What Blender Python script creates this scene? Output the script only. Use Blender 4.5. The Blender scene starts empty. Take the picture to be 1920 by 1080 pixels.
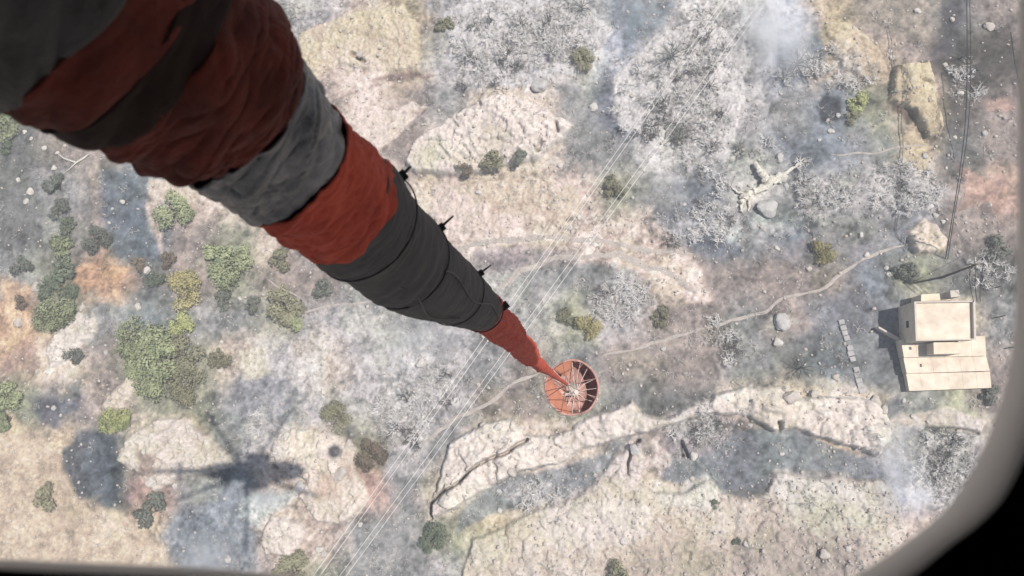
import bpy, bmesh, math, random
import numpy as np
from mathutils import Vector, Matrix, noise as mnoise

random.seed(7)
rng = np.random.default_rng(11)
S = bpy.context.scene
COL = S.collection

# ------------------------------------------------------------------ camera, sky, sun, exposure
W0, H0, FPX = 1920.0, 1080.0, 1400.0          # the photograph's pixels, focal length in pixels
NAD = (1120.0, 760.0)                          # where straight down lies in the photograph
CAM = Vector((0, 0, 100))
# camera basis in camera space (x right, y up, looking along -z); build the world so that straight down = -Z
dn = Vector((NAD[0] - W0 / 2, -(NAD[1] - H0 / 2), -FPX)).normalized()
zc = -dn
xc = (Vector((1, 0, 0)) - zc * zc.x).normalized()
yc = zc.cross(xc)
# rows are world axes in camera space; camera axes in world space are the columns
Rm = Matrix((xc, yc, zc))
RIGHT, UP, BACK = Rm @ Vector((1, 0, 0)), Rm @ Vector((0, 1, 0)), Rm @ Vector((0, 0, 1))
FWD = -BACK
cam_data = bpy.data.cameras.new('camera')
cam = bpy.data.objects.new('camera', cam_data)
COL.objects.link(cam)
cam.matrix_world = Matrix.Translation(CAM) @ Rm.to_4x4()
cam_data.sensor_width = 36
cam_data.lens = 36 * FPX / W0
cam_data.clip_start = 0.02
cam_data.clip_end = 8000
cam_data.dof.use_dof = True                     # focused on the slope: the sleeve and the window frame blur
cam_data.dof.focus_distance = 60
cam_data.dof.aperture_fstop = 4.2
S.camera = cam


def ray(px, py):
    return (RIGHT * ((px - W0 / 2) / FPX) - UP * ((py - H0 / 2) / FPX) + FWD)


def at(px, py, z=0.0):
    """the point of the place at height z above the datum that the photograph shows at (px, py)"""
    d = ray(px, py)
    return CAM + d * ((z - CAM.z) / d.z)


def project(x, y, z):
    vx, vy, vz = x - CAM.x, y - CAM.y, z - CAM.z
    dep = vx * FWD.x + vy * FWD.y + vz * FWD.z
    rx = vx * RIGHT.x + vy * RIGHT.y + vz * RIGHT.z
    uy = vx * UP.x + vy * UP.y + vz * UP.z
    return W0 / 2 + FPX * rx / dep, H0 / 2 - FPX * uy / dep


SUN_RAY = ray(488, 884).normalized()           # the direction the sunlight travels
world = bpy.data.worlds.new('World')
S.world = world
world.use_nodes = True
wn = world.node_tree
wn.nodes.clear()
sky = wn.nodes.new('ShaderNodeTexSky')
sky.sky_type = 'NISHITA'
sky.sun_disc = False
elev = math.asin(-SUN_RAY.z)
sky.sun_elevation = elev
sky.sun_rotation = math.atan2(-SUN_RAY.x, -SUN_RAY.y)
sky.air_density = 1.2
sky.dust_density = 1.5
bg = wn.nodes.new('ShaderNodeBackground')
bg.inputs['Strength'].default_value = 0.066
wo = wn.nodes.new('ShaderNodeOutputWorld')
wn.links.new(sky.outputs[0], bg.inputs[0])
wn.links.new(bg.outputs[0], wo.inputs[0])
sun_data = bpy.data.lights.new('sun', 'SUN')
sun_data.energy = 4.3
sun_data.angle = math.radians(0.45)
sun_data.color = (1.0, 0.94, 0.86)
sun = bpy.data.objects.new('sun', sun_data)
COL.objects.link(sun)
sun.rotation_euler = SUN_RAY.to_track_quat('-Z', 'Y').to_euler()
S.view_settings.view_transform = 'Standard'
S.view_settings.look = 'None'
S.view_settings.gamma = 1
S.view_settings.use_curve_mapping = False
S.view_settings.exposure = 0.68
S.cycles.max_bounces = 6
S.cycles.diffuse_bounces = 3
S.cycles.transparent_max_bounces = 8
S.cycles.volume_bounces = 2

KALB = 0.50      # photograph value -> base colour


def lin(c):
    c = np.asarray(c, float) / 255.0
    return np.where(c <= 0.04045, c / 12.92, ((c + 0.055) / 1.055) ** 2.4)


def alb(r, g, b, k=KALB):
    v = lin((r, g, b)) * k
    return (float(v[0]), float(v[1]), float(v[2]))


# ------------------------------------------------------------------ helpers
def tag(o, label=None, cat=None, group=None, kind=None):
    if label: o['label'] = label
    if cat: o['category'] = cat
    if group: o['group'] = group
    if kind: o['kind'] = kind
    return o


def empty(name, loc, label, cat, group=None, rz=0.0):
    o = bpy.data.objects.new(name, None)
    COL.objects.link(o)
    o.location = loc
    o.rotation_euler = (0, 0, rz)
    o.empty_display_size = 0.3
    return tag(o, label, cat, group)


def link(name, me, mat=None, parent=None, smooth=False):
    o = bpy.data.objects.new(name, me)
    COL.objects.link(o)
    if mat is not None and not me.materials:
        me.materials.append(mat)
    if parent is not None:
        o.parent = parent
    if smooth:
        me.polygons.foreach_set('use_smooth', [True] * len(me.polygons))
    return o


def np_mesh(name, verts, faces, n):
    """faces: array (k, n)"""
    me = bpy.data.meshes.new(name)
    verts = np.asarray(verts, np.float32)
    faces = np.asarray(faces, np.int32)
    me.vertices.add(len(verts))
    me.vertices.foreach_set('co', verts.ravel())
    me.loops.add(faces.size)
    me.loops.foreach_set('vertex_index', faces.ravel())
    me.polygons.add(len(faces))
    me.polygons.foreach_set('loop_start', np.arange(0, faces.size, n, dtype=np.int32))
    me.polygons.foreach_set('loop_total', np.full(len(faces), n, np.int32))
    me.update(calc_edges=True)
    me.validate()
    return me


def bm_mesh(name, bm, recalc=True):
    if recalc:
        bmesh.ops.recalc_face_normals(bm, faces=bm.faces[:])
    me = bpy.data.meshes.new(name)
    bm.to_mesh(me)
    bm.free()
    return me


def add_tube(bm, pts, radii, seg=8, caps=True):
    pts = [Vector(p) for p in pts]
    if not hasattr(radii, '__len__'):
        radii = [radii] * len(pts)
    rings = []
    n0 = None
    for i, p in enumerate(pts):
        t = (pts[min(i + 1, len(pts) - 1)] - pts[max(i - 1, 0)]).normalized()
        if n0 is None:
            n0 = t.orthogonal().normalized()
        n0 = (n0 - t * n0.dot(t)).normalized()
        b = t.cross(n0)
        rings.append([bm.verts.new(p + (n0 * math.cos(2 * math.pi * k / seg) + b * math.sin(2 * math.pi * k / seg)) * radii[i]) for k in range(seg)])
    for a, b in zip(rings, rings[1:]):
        for k in range(seg):
            bm.faces.new((a[k], a[(k + 1) % seg], b[(k + 1) % seg], b[k]))
    if caps:
        bm.faces.new(rings[0][::-1])
        bm.faces.new(rings[-1])


def tube_mesh(name, pts, radii, seg=8):
    bm = bmesh.new()
    add_tube(bm, pts, radii, seg)
    return bm_mesh(name, bm)


def add_prism(bm, foot, z0, z1, foot_top=None):
    """a block over the ground outline foot = [(x, y)...]"""
    top = foot_top or foot
    a = [bm.verts.new((p[0], p[1], z0 if not hasattr(z0, '__len__') else z0[i])) for i, p in enumerate(foot)]
    b = [bm.verts.new((p[0], p[1], z1 if not hasattr(z1, '__len__') else z1[i])) for i, p in enumerate(top)]
    n = len(a)
    bm.faces.new(a[::-1])
    bm.faces.new(b)
    for i in range(n):
        bm.faces.new((a[i], a[(i + 1) % n], b[(i + 1) % n], b[i]))


def prism(name, foot, z0, z1, mat, parent, bevel=0.02, foot_top=None):
    bm = bmesh.new()
    add_prism(bm, foot, z0, z1, foot_top)
    bmesh.ops.recalc_face_normals(bm, faces=bm.faces[:])
    if bevel:
        bmesh.ops.bevel(bm, geom=bm.edges[:], offset=bevel, segments=1, affect='EDGES')
    return link(name, bm_mesh(name, bm), mat, parent)


# ------------------------------------------------------------------ materials
def material(name, col, rough=0.85, noise=None, bump=None, metal=0.0, col2=None, spec=0.2):
    """noise=(scale, amount) mixes towards col2 (or a darker tone of its own); bump=(scale, distance)"""
    m = bpy.data.materials.new(name)
    m.use_nodes = True
    nt = m.node_tree
    b = nt.nodes['Principled BSDF']
    b.inputs['Roughness'].default_value = rough
    b.inputs['Metallic'].default_value = metal
    b.inputs['Specular IOR Level'].default_value = spec
    b.inputs['Base Color'].default_value = (*col, 1)
    tc = nt.nodes.new('ShaderNodeTexCoord')
    if noise:
        n = nt.nodes.new('ShaderNodeTexNoise')
        n.inputs['Scale'].default_value = noise[0]
        n.inputs['Detail'].default_value = 6
        n.inputs['Roughness'].default_value = 0.65
        nt.links.new(tc.outputs['Object'], n.inputs['Vector'])
        mr = nt.nodes.new('ShaderNodeMapRange')
        mr.inputs['From Min'].default_value = 0.35
        mr.inputs['From Max'].default_value = 0.65
        nt.links.new(n.outputs['Fac'], mr.inputs['Value'])
        mul = nt.nodes.new('ShaderNodeMath')
        mul.operation = 'MULTIPLY'
        mul.inputs[1].default_value = noise[1]
        nt.links.new(mr.outputs[0], mul.inputs[0])
        mx = nt.nodes.new('ShaderNodeMix')
        mx.data_type = 'RGBA'
        mx.inputs['A'].default_value = (*col, 1)
        c2 = col2 or tuple(c * 0.45 for c in col)
        mx.inputs['B'].default_value = (*c2, 1)
        nt.links.new(mul.outputs[0], mx.inputs['Factor'])
        nt.links.new(mx.outputs['Result'], b.inputs['Base Color'])
    if bump:
        n2 = nt.nodes.new('ShaderNodeTexNoise')
        n2.inputs['Scale'].default_value = bump[0]
        n2.inputs['Detail'].default_value = 5
        nt.links.new(tc.outputs['Object'], n2.inputs['Vector'])
        bp = nt.nodes.new('ShaderNodeBump')
        bp.inputs['Distance'].default_value = bump[1]
        bp.inputs['Strength'].default_value = 1.0
        nt.links.new(n2.outputs['Fac'], bp.inputs['Height'])
        nt.links.new(bp.outputs[0], b.inputs['Normal'])
    return m


def leaf_material(name, col, col2, scale=0.9):
    m = material(name, col, 0.7, (scale, 1.0), None, 0, col2, 0.15)
    nt = m.node_tree
    b = nt.nodes['Principled BSDF']
    # a little of each colour differs from leaf clump to leaf clump (by object too)
    oi = nt.nodes.new('ShaderNodeObjectInfo')
    hs = nt.nodes.new('ShaderNodeHueSaturation')
    hs.inputs['Saturation'].default_value = 0.8
    mr = nt.nodes.new('ShaderNodeMapRange')
    mr.inputs['To Min'].default_value = 0.8
    mr.inputs['To Max'].default_value = 1.2
    nt.links.new(oi.outputs['Random'], mr.inputs['Value'])
    nt.links.new(mr.outputs[0], hs.inputs['Value'])
    src = b.inputs['Base Color'].links[0].from_socket
    nt.links.new(src, hs.inputs['Color'])
    nt.links.new(hs.outputs[0], b.inputs['Base Color'])
    tr = nt.nodes.new('ShaderNodeBsdfTranslucent')
    nt.links.new(hs.outputs[0], tr.inputs['Color'])
    ms = nt.nodes.new('ShaderNodeMixShader')
    ms.inputs[0].default_value = 0.25
    out = nt.nodes['Material Output']
    nt.links.new(b.outputs[0], ms.inputs[1])
    nt.links.new(tr.outputs[0], ms.inputs[2])
    nt.links.new(ms.outputs[0], out.inputs['Surface'])
    return m


# ------------------------------------------------------------------ noise in numpy
def _lattice(seed):
    return np.random.default_rng(seed).random((256, 256))


_LAT = [_lattice(100 + i) for i in range(8)]


def vnoise(x, y, k=0):
    L = _LAT[k % 8]
    xi = np.floor(x).astype(np.int64)
    yi = np.floor(y).astype(np.int64)
    fx, fy = x - xi, y - yi
    fx = fx * fx * (3 - 2 * fx)
    fy = fy * fy * (3 - 2 * fy)
    a, b = L[xi & 255, yi & 255], L[(xi + 1) & 255, yi & 255]
    c, d = L[xi & 255, (yi + 1) & 255], L[(xi + 1) & 255, (yi + 1) & 255]
    return (a * (1 - fx) + b * fx) * (1 - fy) + (c * (1 - fx) + d * fx) * fy


def fbm(x, y, size, octv=4, k=0, rough=0.5):
    s, a, t = 0, 1.0, 0
    x = np.asarray(x, float) + 913.7 + 37 * k
    y = np.asarray(y, float) + 517.3 - 21 * k
    f = 1.0 / size
    for i in range(octv):
        ca, sa = math.cos(0.6 * i + k), math.sin(0.6 * i + k)
        s = s + a * vnoise((x * ca - y * sa) * f, (x * sa + y * ca) * f, k + i)
        t += a
        a *= rough
        f *= 2.03
    return s / t          # 0..1, about 0.5


def worley(x, y, size, seed=3):
    """distance to the nearest and second nearest jittered point, and a random value of the nearest"""
    L1, L2, L3 = _LAT[seed % 8], _LAT[(seed + 1) % 8], _LAT[(seed + 2) % 8]
    u, v = np.asarray(x) / size + 500, np.asarray(y) / size + 500
    ui, vi = np.floor(u).astype(np.int64), np.floor(v).astype(np.int64)
    f1 = np.full(u.shape, 9.0)
    f2 = np.full(u.shape, 9.0)
    r = np.zeros(u.shape)
    for i in (-1, 0, 1):
        for j in (-1, 0, 1):
            a, b = (ui + i) & 255, (vi + j) & 255
            dx = ui + i + L1[a, b] - u
            dy = vi + j + L2[a, b] - v
            d = np.sqrt(dx * dx + dy * dy)
            near = d < f1
            f2 = np.where(near, f1, np.minimum(f2, d))
            r = np.where(near, L3[a, b], r)
            f1 = np.where(near, d, f1)
    return f1, f2, r


# ------------------------------------------------------------------ the ground: colours by place
PAL = {
    'g': (154, 152, 150), 'd': (126, 124, 122), 'D': (106, 110, 114), 'b': (138, 141, 146), 'B': (118, 118, 122),
    'l': (184, 180, 180), 'w': (204, 202, 200), 'v': (188, 190, 200), 'p': (205, 189, 180), 'P': (220, 205, 192),
    't': (198, 182, 162), 'r': (182, 158, 148), 'o': (198, 168, 146), 'e': (164, 162, 146), 'E': (146, 142, 124),
    'k': (108, 102, 98), 'm': (158, 147, 141),
}
CELLS = [
    "ggggggllptlwwwblwwvtmmdm",
    "gggggglpptlwwwvwwwvttmkk",
    "emmgggmmpmgPPgbwwlgbetkm",
    "dmmbrggppmpPPggwwgbbgtdm",
    "dgmbppgglPppppegblglllmr",
    "dgmbmepgggppppPpdgbggbmm",
    "gEodmemmggglgggpmmmmbedd",
    "oegbggellglglelmmgmbbgPg",
    "rPmeePlPlwlgmgmmmgdbbggm",
    "eBpeeggllwlmmegddPPPPgem",
    "ttDPtgPPElgPPPgmwddtllwm",
    "ttDrgbPPrgPgglgPldlbvvwm",
    "ttttbbPpggetPPPpptttvpmm",
    "ttttblpeggltpptmmmttllmm",
]
cells = np.array([[PAL[c] for c in row] for row in CELLS], float)
cells = lin(cells)


def cellcol(px, py):
    def refl(i, n):
        i = np.mod(i, 2 * n)
        return np.where(i >= n, 2 * n - 1 - i, i)
    u, v = px / 80.0 - 0.5, py / 80.0 - 0.5
    ui, vi = np.floor(u).astype(int), np.floor(v).astype(int)
    fu, fv = u - ui, v - vi
    fu = np.clip((fu - 0.5) * 1.6 + 0.5, 0, 1)[:, None]
    fv = np.clip((fv - 0.5) * 1.6 + 0.5, 0, 1)[:, None]
    nx, ny = cells.shape[1], cells.shape[0]
    a = cells[refl(vi, ny), refl(ui, nx)]
    b = cells[refl(vi, ny), refl(ui + 1, nx)]
    c = cells[refl(vi + 1, ny), refl(ui, nx)]
    d = cells[refl(vi + 1, ny), refl(ui + 1, nx)]
    return (a * (1 - fu) + b * fu) * (1 - fv) + (c * (1 - fu) + d * fu) * fv


def poly_sd(px, py, poly):
    """signed distance in photo pixels (positive inside) for the points near the polygon, else -999"""
    poly = np.asarray(poly, float)
    out = np.full(px.shape, -999.0)
    x0, y0 = poly.min(0) - 60
    x1, y1 = poly.max(0) + 60
    sel = np.where((px > x0) & (px < x1) & (py > y0) & (py < y1))[0]
    x, y = px[sel], py[sel]
    dist = np.full(x.shape, 1e9)
    inside = np.zeros(x.shape, bool)
    n = len(poly)
    for i in range(n):
        ax, ay = poly[i]
        bx, by = poly[(i + 1) % n]
        dx, dy = bx - ax, by - ay
        t = np.clip(((x - ax) * dx + (y - ay) * dy) / (dx * dx + dy * dy + 1e-9), 0, 1)
        dist = np.minimum(dist, np.hypot(x - ax - t * dx, y - ay - t * dy))
        cr = (ay > y) != (by > y)
        with np.errstate(divide='ignore', invalid='ignore'):
            xi = ax + (y - ay) * dx / (dy if dy != 0 else 1e-9)
        inside ^= cr & (x < xi)
    out[sel] = np.where(inside, dist, -dist)
    return out


def line_d(px, py, pts):
    out = np.full(px.shape, 999.0)
    pts = np.asarray(pts, float)
    x0, y0 = pts.min(0) - 60
    x1, y1 = pts.max(0) + 60
    sel = np.where((px > x0) & (px < x1) & (py > y0) & (py < y1))[0]
    x, y = px[sel], py[sel]
    d = np.full(x.shape, 999.0)
    for (ax, ay), (bx, by) in zip(pts[:-1], pts[1:]):
        dx, dy = bx - ax, by - ay
        t = np.clip(((x - ax) * dx + (y - ay) * dy) / (dx * dx + dy * dy), 0, 1)
        d = np.minimum(d, np.hypot(x - ax - t * dx, y - ay - t * dy))
    out[sel] = d
    return out


# grid coordinates: fine where the photograph looks, growing outside
def axis(a, b, step, far):
    core = list(np.arange(a, b + step, step))
    lo, hi = [], []
    s, p = step, core[0]
    while p > -far:
        s *= 1.22
        p -= s
        lo.append(p)
    s, p = step, core[-1]
    while p < far:
        s *= 1.22
        p += s
        hi.append(p)
    return np.array(lo[::-1] + core + hi)


crn = [at(x, y) for x in (0, W0) for y in (0, H0)]
X0, X1 = min(c.x for c in crn) - 3, max(c.x for c in crn) + 3
Y0, Y1 = min(c.y for c in crn) - 3, max(c.y for c in crn) + 3
STEP = 0.155
gx, gy = axis(X0, X1, STEP, 3200), axis(Y0, Y1, STEP, 3200)
NX, NY = len(gx), len(gy)
GX, GY = np.meshgrid(gx, gy)
fx, fy = GX.ravel(), GY.ravel()
px, py = project(fx, fy, 0.0)
core = (fx > X0 - 12) & (fx < X1 + 12) & (fy > Y0 - 12) & (fy < Y1 + 12)
# outside the view go on with the same country: mirrored and warped map coordinates
pxm = np.where(core, px, px)
wx = (fbm(fx, fy, 3.2, 5, 0, 0.62) - 0.5)
wy = (fbm(fx, fy, 3.2, 5, 2, 0.62) - 0.5)
wpx, wpy = px + wx * 62, py + wy * 62
wpx2, wpy2 = px + wx * 17, py + wy * 17        # for outlines that are crisp in the photograph
col = cellcol(wpx, wpy)

height = (fbm(fx, fy, 28, 3, 1) - 0.5) * 3.0 + (fbm(fx, fy, 5, 4, 3) - 0.5) * 0.9
far = np.clip((np.hypot(fx, fy) - 150) / 1500, 0, 1)
height = height + far * (fbm(fx, fy, 500, 4, 5) - 0.45) * 260 - 0.0
fleck = np.full(fx.shape, 0.5)

ROCKS = [  # outline in the photograph, height, colour, block size
    ([(800, 975), (812, 930), (828, 880), (846, 830), (870, 815), (905, 795), (960, 784), (985, 812), (1030, 818), (1070, 808), (1100, 782), (1150, 765), (1182, 752), (1205, 775), (1250, 782), (1300, 755), (1350, 738), (1392, 722), (1440, 720), (1475, 728), (1492, 748), (1550, 742), (1610, 744), (1650, 755), (1668, 790), (1660, 828), (1640, 856), (1600, 842), (1540, 822), (1490, 806), (1450, 810), (1400, 780), (1330, 776), (1262, 796), (1210, 815), (1150, 826), (1100, 842), (1055, 868), (985, 880), (940, 902), (900, 926), (860, 952)], 2.6, (230, 217, 206), 2.6),
    ([(858, 1100), (880, 1012), (950, 985), (1000, 958), (1060, 942), (1105, 912), (1135, 880), (1150, 850), (1200, 835), (1215, 880), (1200, 905), (1235, 922), (1270, 924), (1300, 915), (1328, 893), (1350, 925), (1400, 932), (1436, 916), (1446, 886), (1480, 887), (1520, 896), (1555, 889), (1600, 896), (1660, 900), (1685, 945), (1700, 1000), (1660, 1100)], 1.5, (204, 191, 180), 1.3),
    ([(758, 300), (775, 265), (810, 240), (860, 212), (900, 192), (940, 178), (970, 184), (1010, 196), (1078, 238), (1045, 268), (1005, 300), (960, 306), (900, 326), (840, 330), (780, 322)], 2.2, (226, 213, 204), 0.9),
    ([(770, 330), (850, 345), (960, 330), (1050, 335), (1110, 350), (1090, 400), (1010, 420), (900, 440), (830, 430), (800, 380)], 0.5, (212, 192, 182), 1.1),
    ([(218, 862), (240, 820), (285, 790), (345, 786), (405, 830), (445, 872), (400, 884), (330, 900), (292, 925), (262, 890)], 1.3, (218, 206, 196), 0.9),
    ([(508, 842), (520, 815), (560, 800), (640, 812), (666, 838), (668, 880), (690, 930), (678, 962), (640, 986), (590, 978), (558, 932), (572, 900), (520, 872)], 1.5, (224, 209, 194), 1.2),
    ([(488, 1000), (510, 966), (560, 974), (574, 1000), (548, 1042), (492, 1044)], 1.3, (224, 208, 200), 3.0),
    ([(92, 655), (108, 625), (150, 584), (180, 600), (186, 622), (152, 650), (122, 682), (98, 692)], 1.2, (220, 210, 200), 1.0),
    ([(182, 772), (208, 740), (246, 700), (264, 718), (226, 766)], 0.9, (214, 200, 186), 1.0),
    ([(1678, 120), (1745, 114), (1750, 180), (1768, 240), (1760, 262), (1736, 266), (1724, 236), (1700, 205), (1664, 192), (1666, 165)], 2.2, (196, 182, 158), 1.8),
    ([(1534, 36), (1590, 44), (1625, 66), (1660, 100), (1668, 138), (1620, 152), (1578, 130), (1556, 84)], 1.0, (196, 180, 160), 1.6),
    ([(1698, 434), (1728, 408), (1752, 420), (1776, 452), (1768, 476), (1716, 480), (1706, 456)], 1.7, (220, 202, 186), 1.8),
    ([(560, 60), (650, 20), (760, 10), (790, 60), (790, 130), (700, 136), (640, 120), (590, 150), (560, 176)], 0.8, (206, 190, 172), 0.8),
    ([(600, 212), (690, 206), (770, 190), (800, 200), (760, 230), (730, 270), (690, 300), (640, 240)], 0.5, (210, 194, 184), 0.9),
    ([(1640, 800), (1700, 775), (1780, 765), (1850, 788), (1840, 812), (1770, 796), (1700, 800)], 0.7, (200, 188, 182), 0.9),
    ([(1150, 150), (1190, 100), (1240, 60), (1300, 40), (1400, 60), (1400, 150), (1380, 260), (1330, 290), (1240, 296), (1180, 250), (1150, 215)], 0.7, (206, 203, 203), 1.0),
    ([(830, 20), (900, 0), (1080, 0), (1150, 60), (1120, 120), (1040, 150), (960, 170), (880, 160), (840, 110)], 0.5, (196, 194, 196), 0.9),
]
PATCH = [  # flat patches of another soil: outline, colour, edge softness (px)
    ([(0, 765), (60, 800), (110, 850), (136, 930), (230, 968), (290, 1020), (345, 1080), (0, 1100)], (206, 189, 172), 6),
    ([(150, 806), (200, 808), (222, 860), (214, 900), (226, 922), (150, 932), (120, 884), (112, 850)], (110, 114, 120), 5),
    ([(58, 748), (100, 740), (118, 780), (110, 806), (74, 790)], (108, 106, 112), 6),
    ([(150, 500), (186, 490), (205, 500), (244, 500), (232, 524), (200, 534), (160, 546), (144, 528)], (202, 168, 142), 4),
    ([(0, 516), (64, 540), (40, 596), (44, 620), (24, 660), (0, 700)], (208, 180, 156), 7),
    ([(195, 318), (262, 322), (266, 380), (300, 490), (215, 480), (190, 400)], (112, 118, 126), 9),
    ([(1536, 188), (1552, 176), (1575, 186), (1576, 226), (1542, 232)], (70, 70, 76), 4),
    ([(1182, 0), (1262, 0), (1240, 50), (1185, 78), (1165, 110)], (116, 126, 132), 10),
    ([(1455, 90), (1530, 60), (1560, 100), (1520, 150), (1470, 160)], (112, 118, 126), 10),
    ([(1740, 120), (1900, 30), (1900, 120), (1860, 160), (1790, 165), (1752, 140)], (98, 92, 88), 12),
    ([(1780, 0), (1815, 0), (1800, 100), (1750, 110), (1755, 60)], (98, 94, 98), 12),
    ([(1285, 130), (1345, 140), (1350, 158), (1322, 165)], (90, 86, 90), 3),
    ([(1130, 130), (1155, 135), (1150, 210), (1200, 245), (1170, 262), (1128, 230)], (134, 134, 142), 7),
    ([(1110, 424), (1190, 430), (1270, 462), (1312, 505), (1330, 566), (1288, 562), (1232, 526), (1180, 500), (1080, 492)], (228, 208, 198), 6),
    ([(1080, 420), (1200, 420), (1240, 450), (1130, 460), (1040, 450), (900, 452), (850, 462), (860, 440), (960, 425)], (222, 205, 194), 6),
    ([(880, 475), (960, 458), (1060, 470), (960, 505), (890, 520)], (168, 158, 158), 6),
    ([(1560, 420), (1640, 470), (1590, 500), (1500, 498), (1450, 480)], (148, 143, 145), 14),
    ([(1230, 395), (1300, 380), (1350, 430), (1400, 470), (1340, 486), (1260, 450)], (132, 134, 142), 10),
    ([(1590, 545), (1650, 560), (1690, 600), (1680, 730), (1600, 720), (1520, 640), (1480, 660)], (130, 129, 132), 16),
    ([(1650, 770), (1690, 740), (1700, 765), (1672, 790)], (118, 118, 124), 6),
    ([(960, 890), (1090, 868), (1130, 850), (1190, 850), (1180, 878), (1110, 910), (1040, 935), (960, 960), (900, 975), (850, 1000), (870, 950)], (146, 147, 149), 4),
    ([(1330, 815), (1480, 800), (1560, 835), (1630, 868), (1640, 892), (1560, 886), (1450, 876), (1430, 915), (1350, 920), (1328, 886), (1280, 905), (1236, 905), (1250, 870)], (138, 140, 144), 4),
    ([(1250, 770), (1320, 770), (1400, 790), (1330, 850), (1280, 860), (1240, 840)], (168, 160, 162), 7),
    ([(1796, 395), (1830, 330), (1890, 360), (1870, 410), (1845, 380)], (182, 156, 144), 6),
    ([(1800, 310), (1840, 330), (1872, 362), (1812, 366)], (184, 160, 148), 5),
    ([(1845, 185), (1895, 182), (1900, 208), (1855, 210)], (180, 156, 146), 4),
    ([(340, 960), (420, 940), (470, 1000), (470, 1080), (350, 1080), (290, 1010)], (156, 160, 165), 10),
    ([(440, 700), (540, 700), (560, 790), (470, 860), (420, 800)], (158, 157, 160), 14),
    ([(1670, 160), (1720, 200), (1750, 226), (1700, 228), (1676, 206)], (112, 96, 88), 4),
    ([(280, 340), (360, 326), (385, 350), (330, 365), (298, 380), (305, 480), (276, 420), (270, 385)], (206, 190, 182), 4),
    ([(560, 680), (590, 600), (610, 620), (612, 700), (590, 730)], (214, 208, 200), 7),
    ([(756, 668), (800, 662), (820, 680), (790, 700), (762, 694)], (222, 218, 218), 6),
    ([(440, 660), (500, 652), (506, 700), (455, 712)], (214, 208, 190), 6),
    ([(1440, 592), (1480, 590), (1500, 606), (1440, 616)], (196, 190, 182), 3),
    ([(456, 935), (560, 920), (530, 950), (480, 985), (450, 970)], (216, 224, 220), 7),
    ([(690, 150), (740, 134), (820, 136), (800, 146), (700, 152)], (150, 132, 126), 3),
]
tex1 = fbm(fx, fy, 1.1, 4, 4, 0.6)
tex2 = fbm(fx, fy, 0.45, 3, 6, 0.6)
tex3 = fbm(fx, fy, 9.0, 4, 7, 0.6)
for pol, c, soft in PATCH:
    sd = poly_sd(wpx2, wpy2, pol)
    m = np.clip(sd / soft * 0.5 + 0.5, 0, 1)[:, None]
    col = col * (1 - m * 0.88) + lin(c) * (m * 0.88)
    if c == (206, 189, 172): smoothm = m[:, 0] * 0.6
rockm = smoothm.copy()
for pol, h, c, bs in ROCKS:
    sd = poly_sd(wpx2, wpy2, pol)
    w1, w2, wr = worley(fx + wx * 1.2, fy + wy * 1.2, bs, 2)
    v1, v2, vr = worley(fx + wx * 0.5, fy + wy * 0.5, bs * 0.42, 5)
    edge = np.clip(sd / 6.0, 0, 1)
    crack = np.clip((w2 - w1) / 0.16, 0, 1)
    crack2 = np.clip((v2 - v1) / 0.2, 0, 1)
    dome = np.clip(sd / 40.0, 0, 1) ** 0.7
    hh = edge ** 0.6 * (h * (0.35 + 0.3 * dome + 0.35 * wr) - (1 - crack) * (0.12 if len(pol) == 42 else 0.14) - (1 - crack2) * 0.05 + (np.abs(fbm(fx + wx * 2, fy + wy * 2, 2.4, 5, 3, 0.6) - 0.5) - 0.12) * (2.2 if len(pol) == 42 else 1.2) + 0.16 * (vr - 0.5))
    height = height + np.where(sd > 0, hh, 0)
    m = np.clip(sd / 3.5 + 0.3, 0, 1)
    shade = 0.93 + 0.14 * wr
    rockm = np.maximum(rockm, np.clip(sd / 6.0, 0, 1))
    rc = lin([min(250, q + 13) for q in c])[None, :] * shade[:, None]
    # soil and soot gather in the joints
    joint = (1 - np.minimum(crack, 0.6 + 0.4 * crack2)) * 0.13
    rc = rc * (1 - joint[:, None]) + lin((132, 120, 112)) * joint[:, None]
    keep = np.clip((1.05 if len(pol) == 27 else 1.35) - 1.5 * np.clip((tex3 - 0.5) * 3, 0, 1), 0.25 if len(pol) == 27 else 0.7, 0.95)
    mm = (m * keep)[:, None]
    col = col * (1 - mm) + rc * mm

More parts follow.
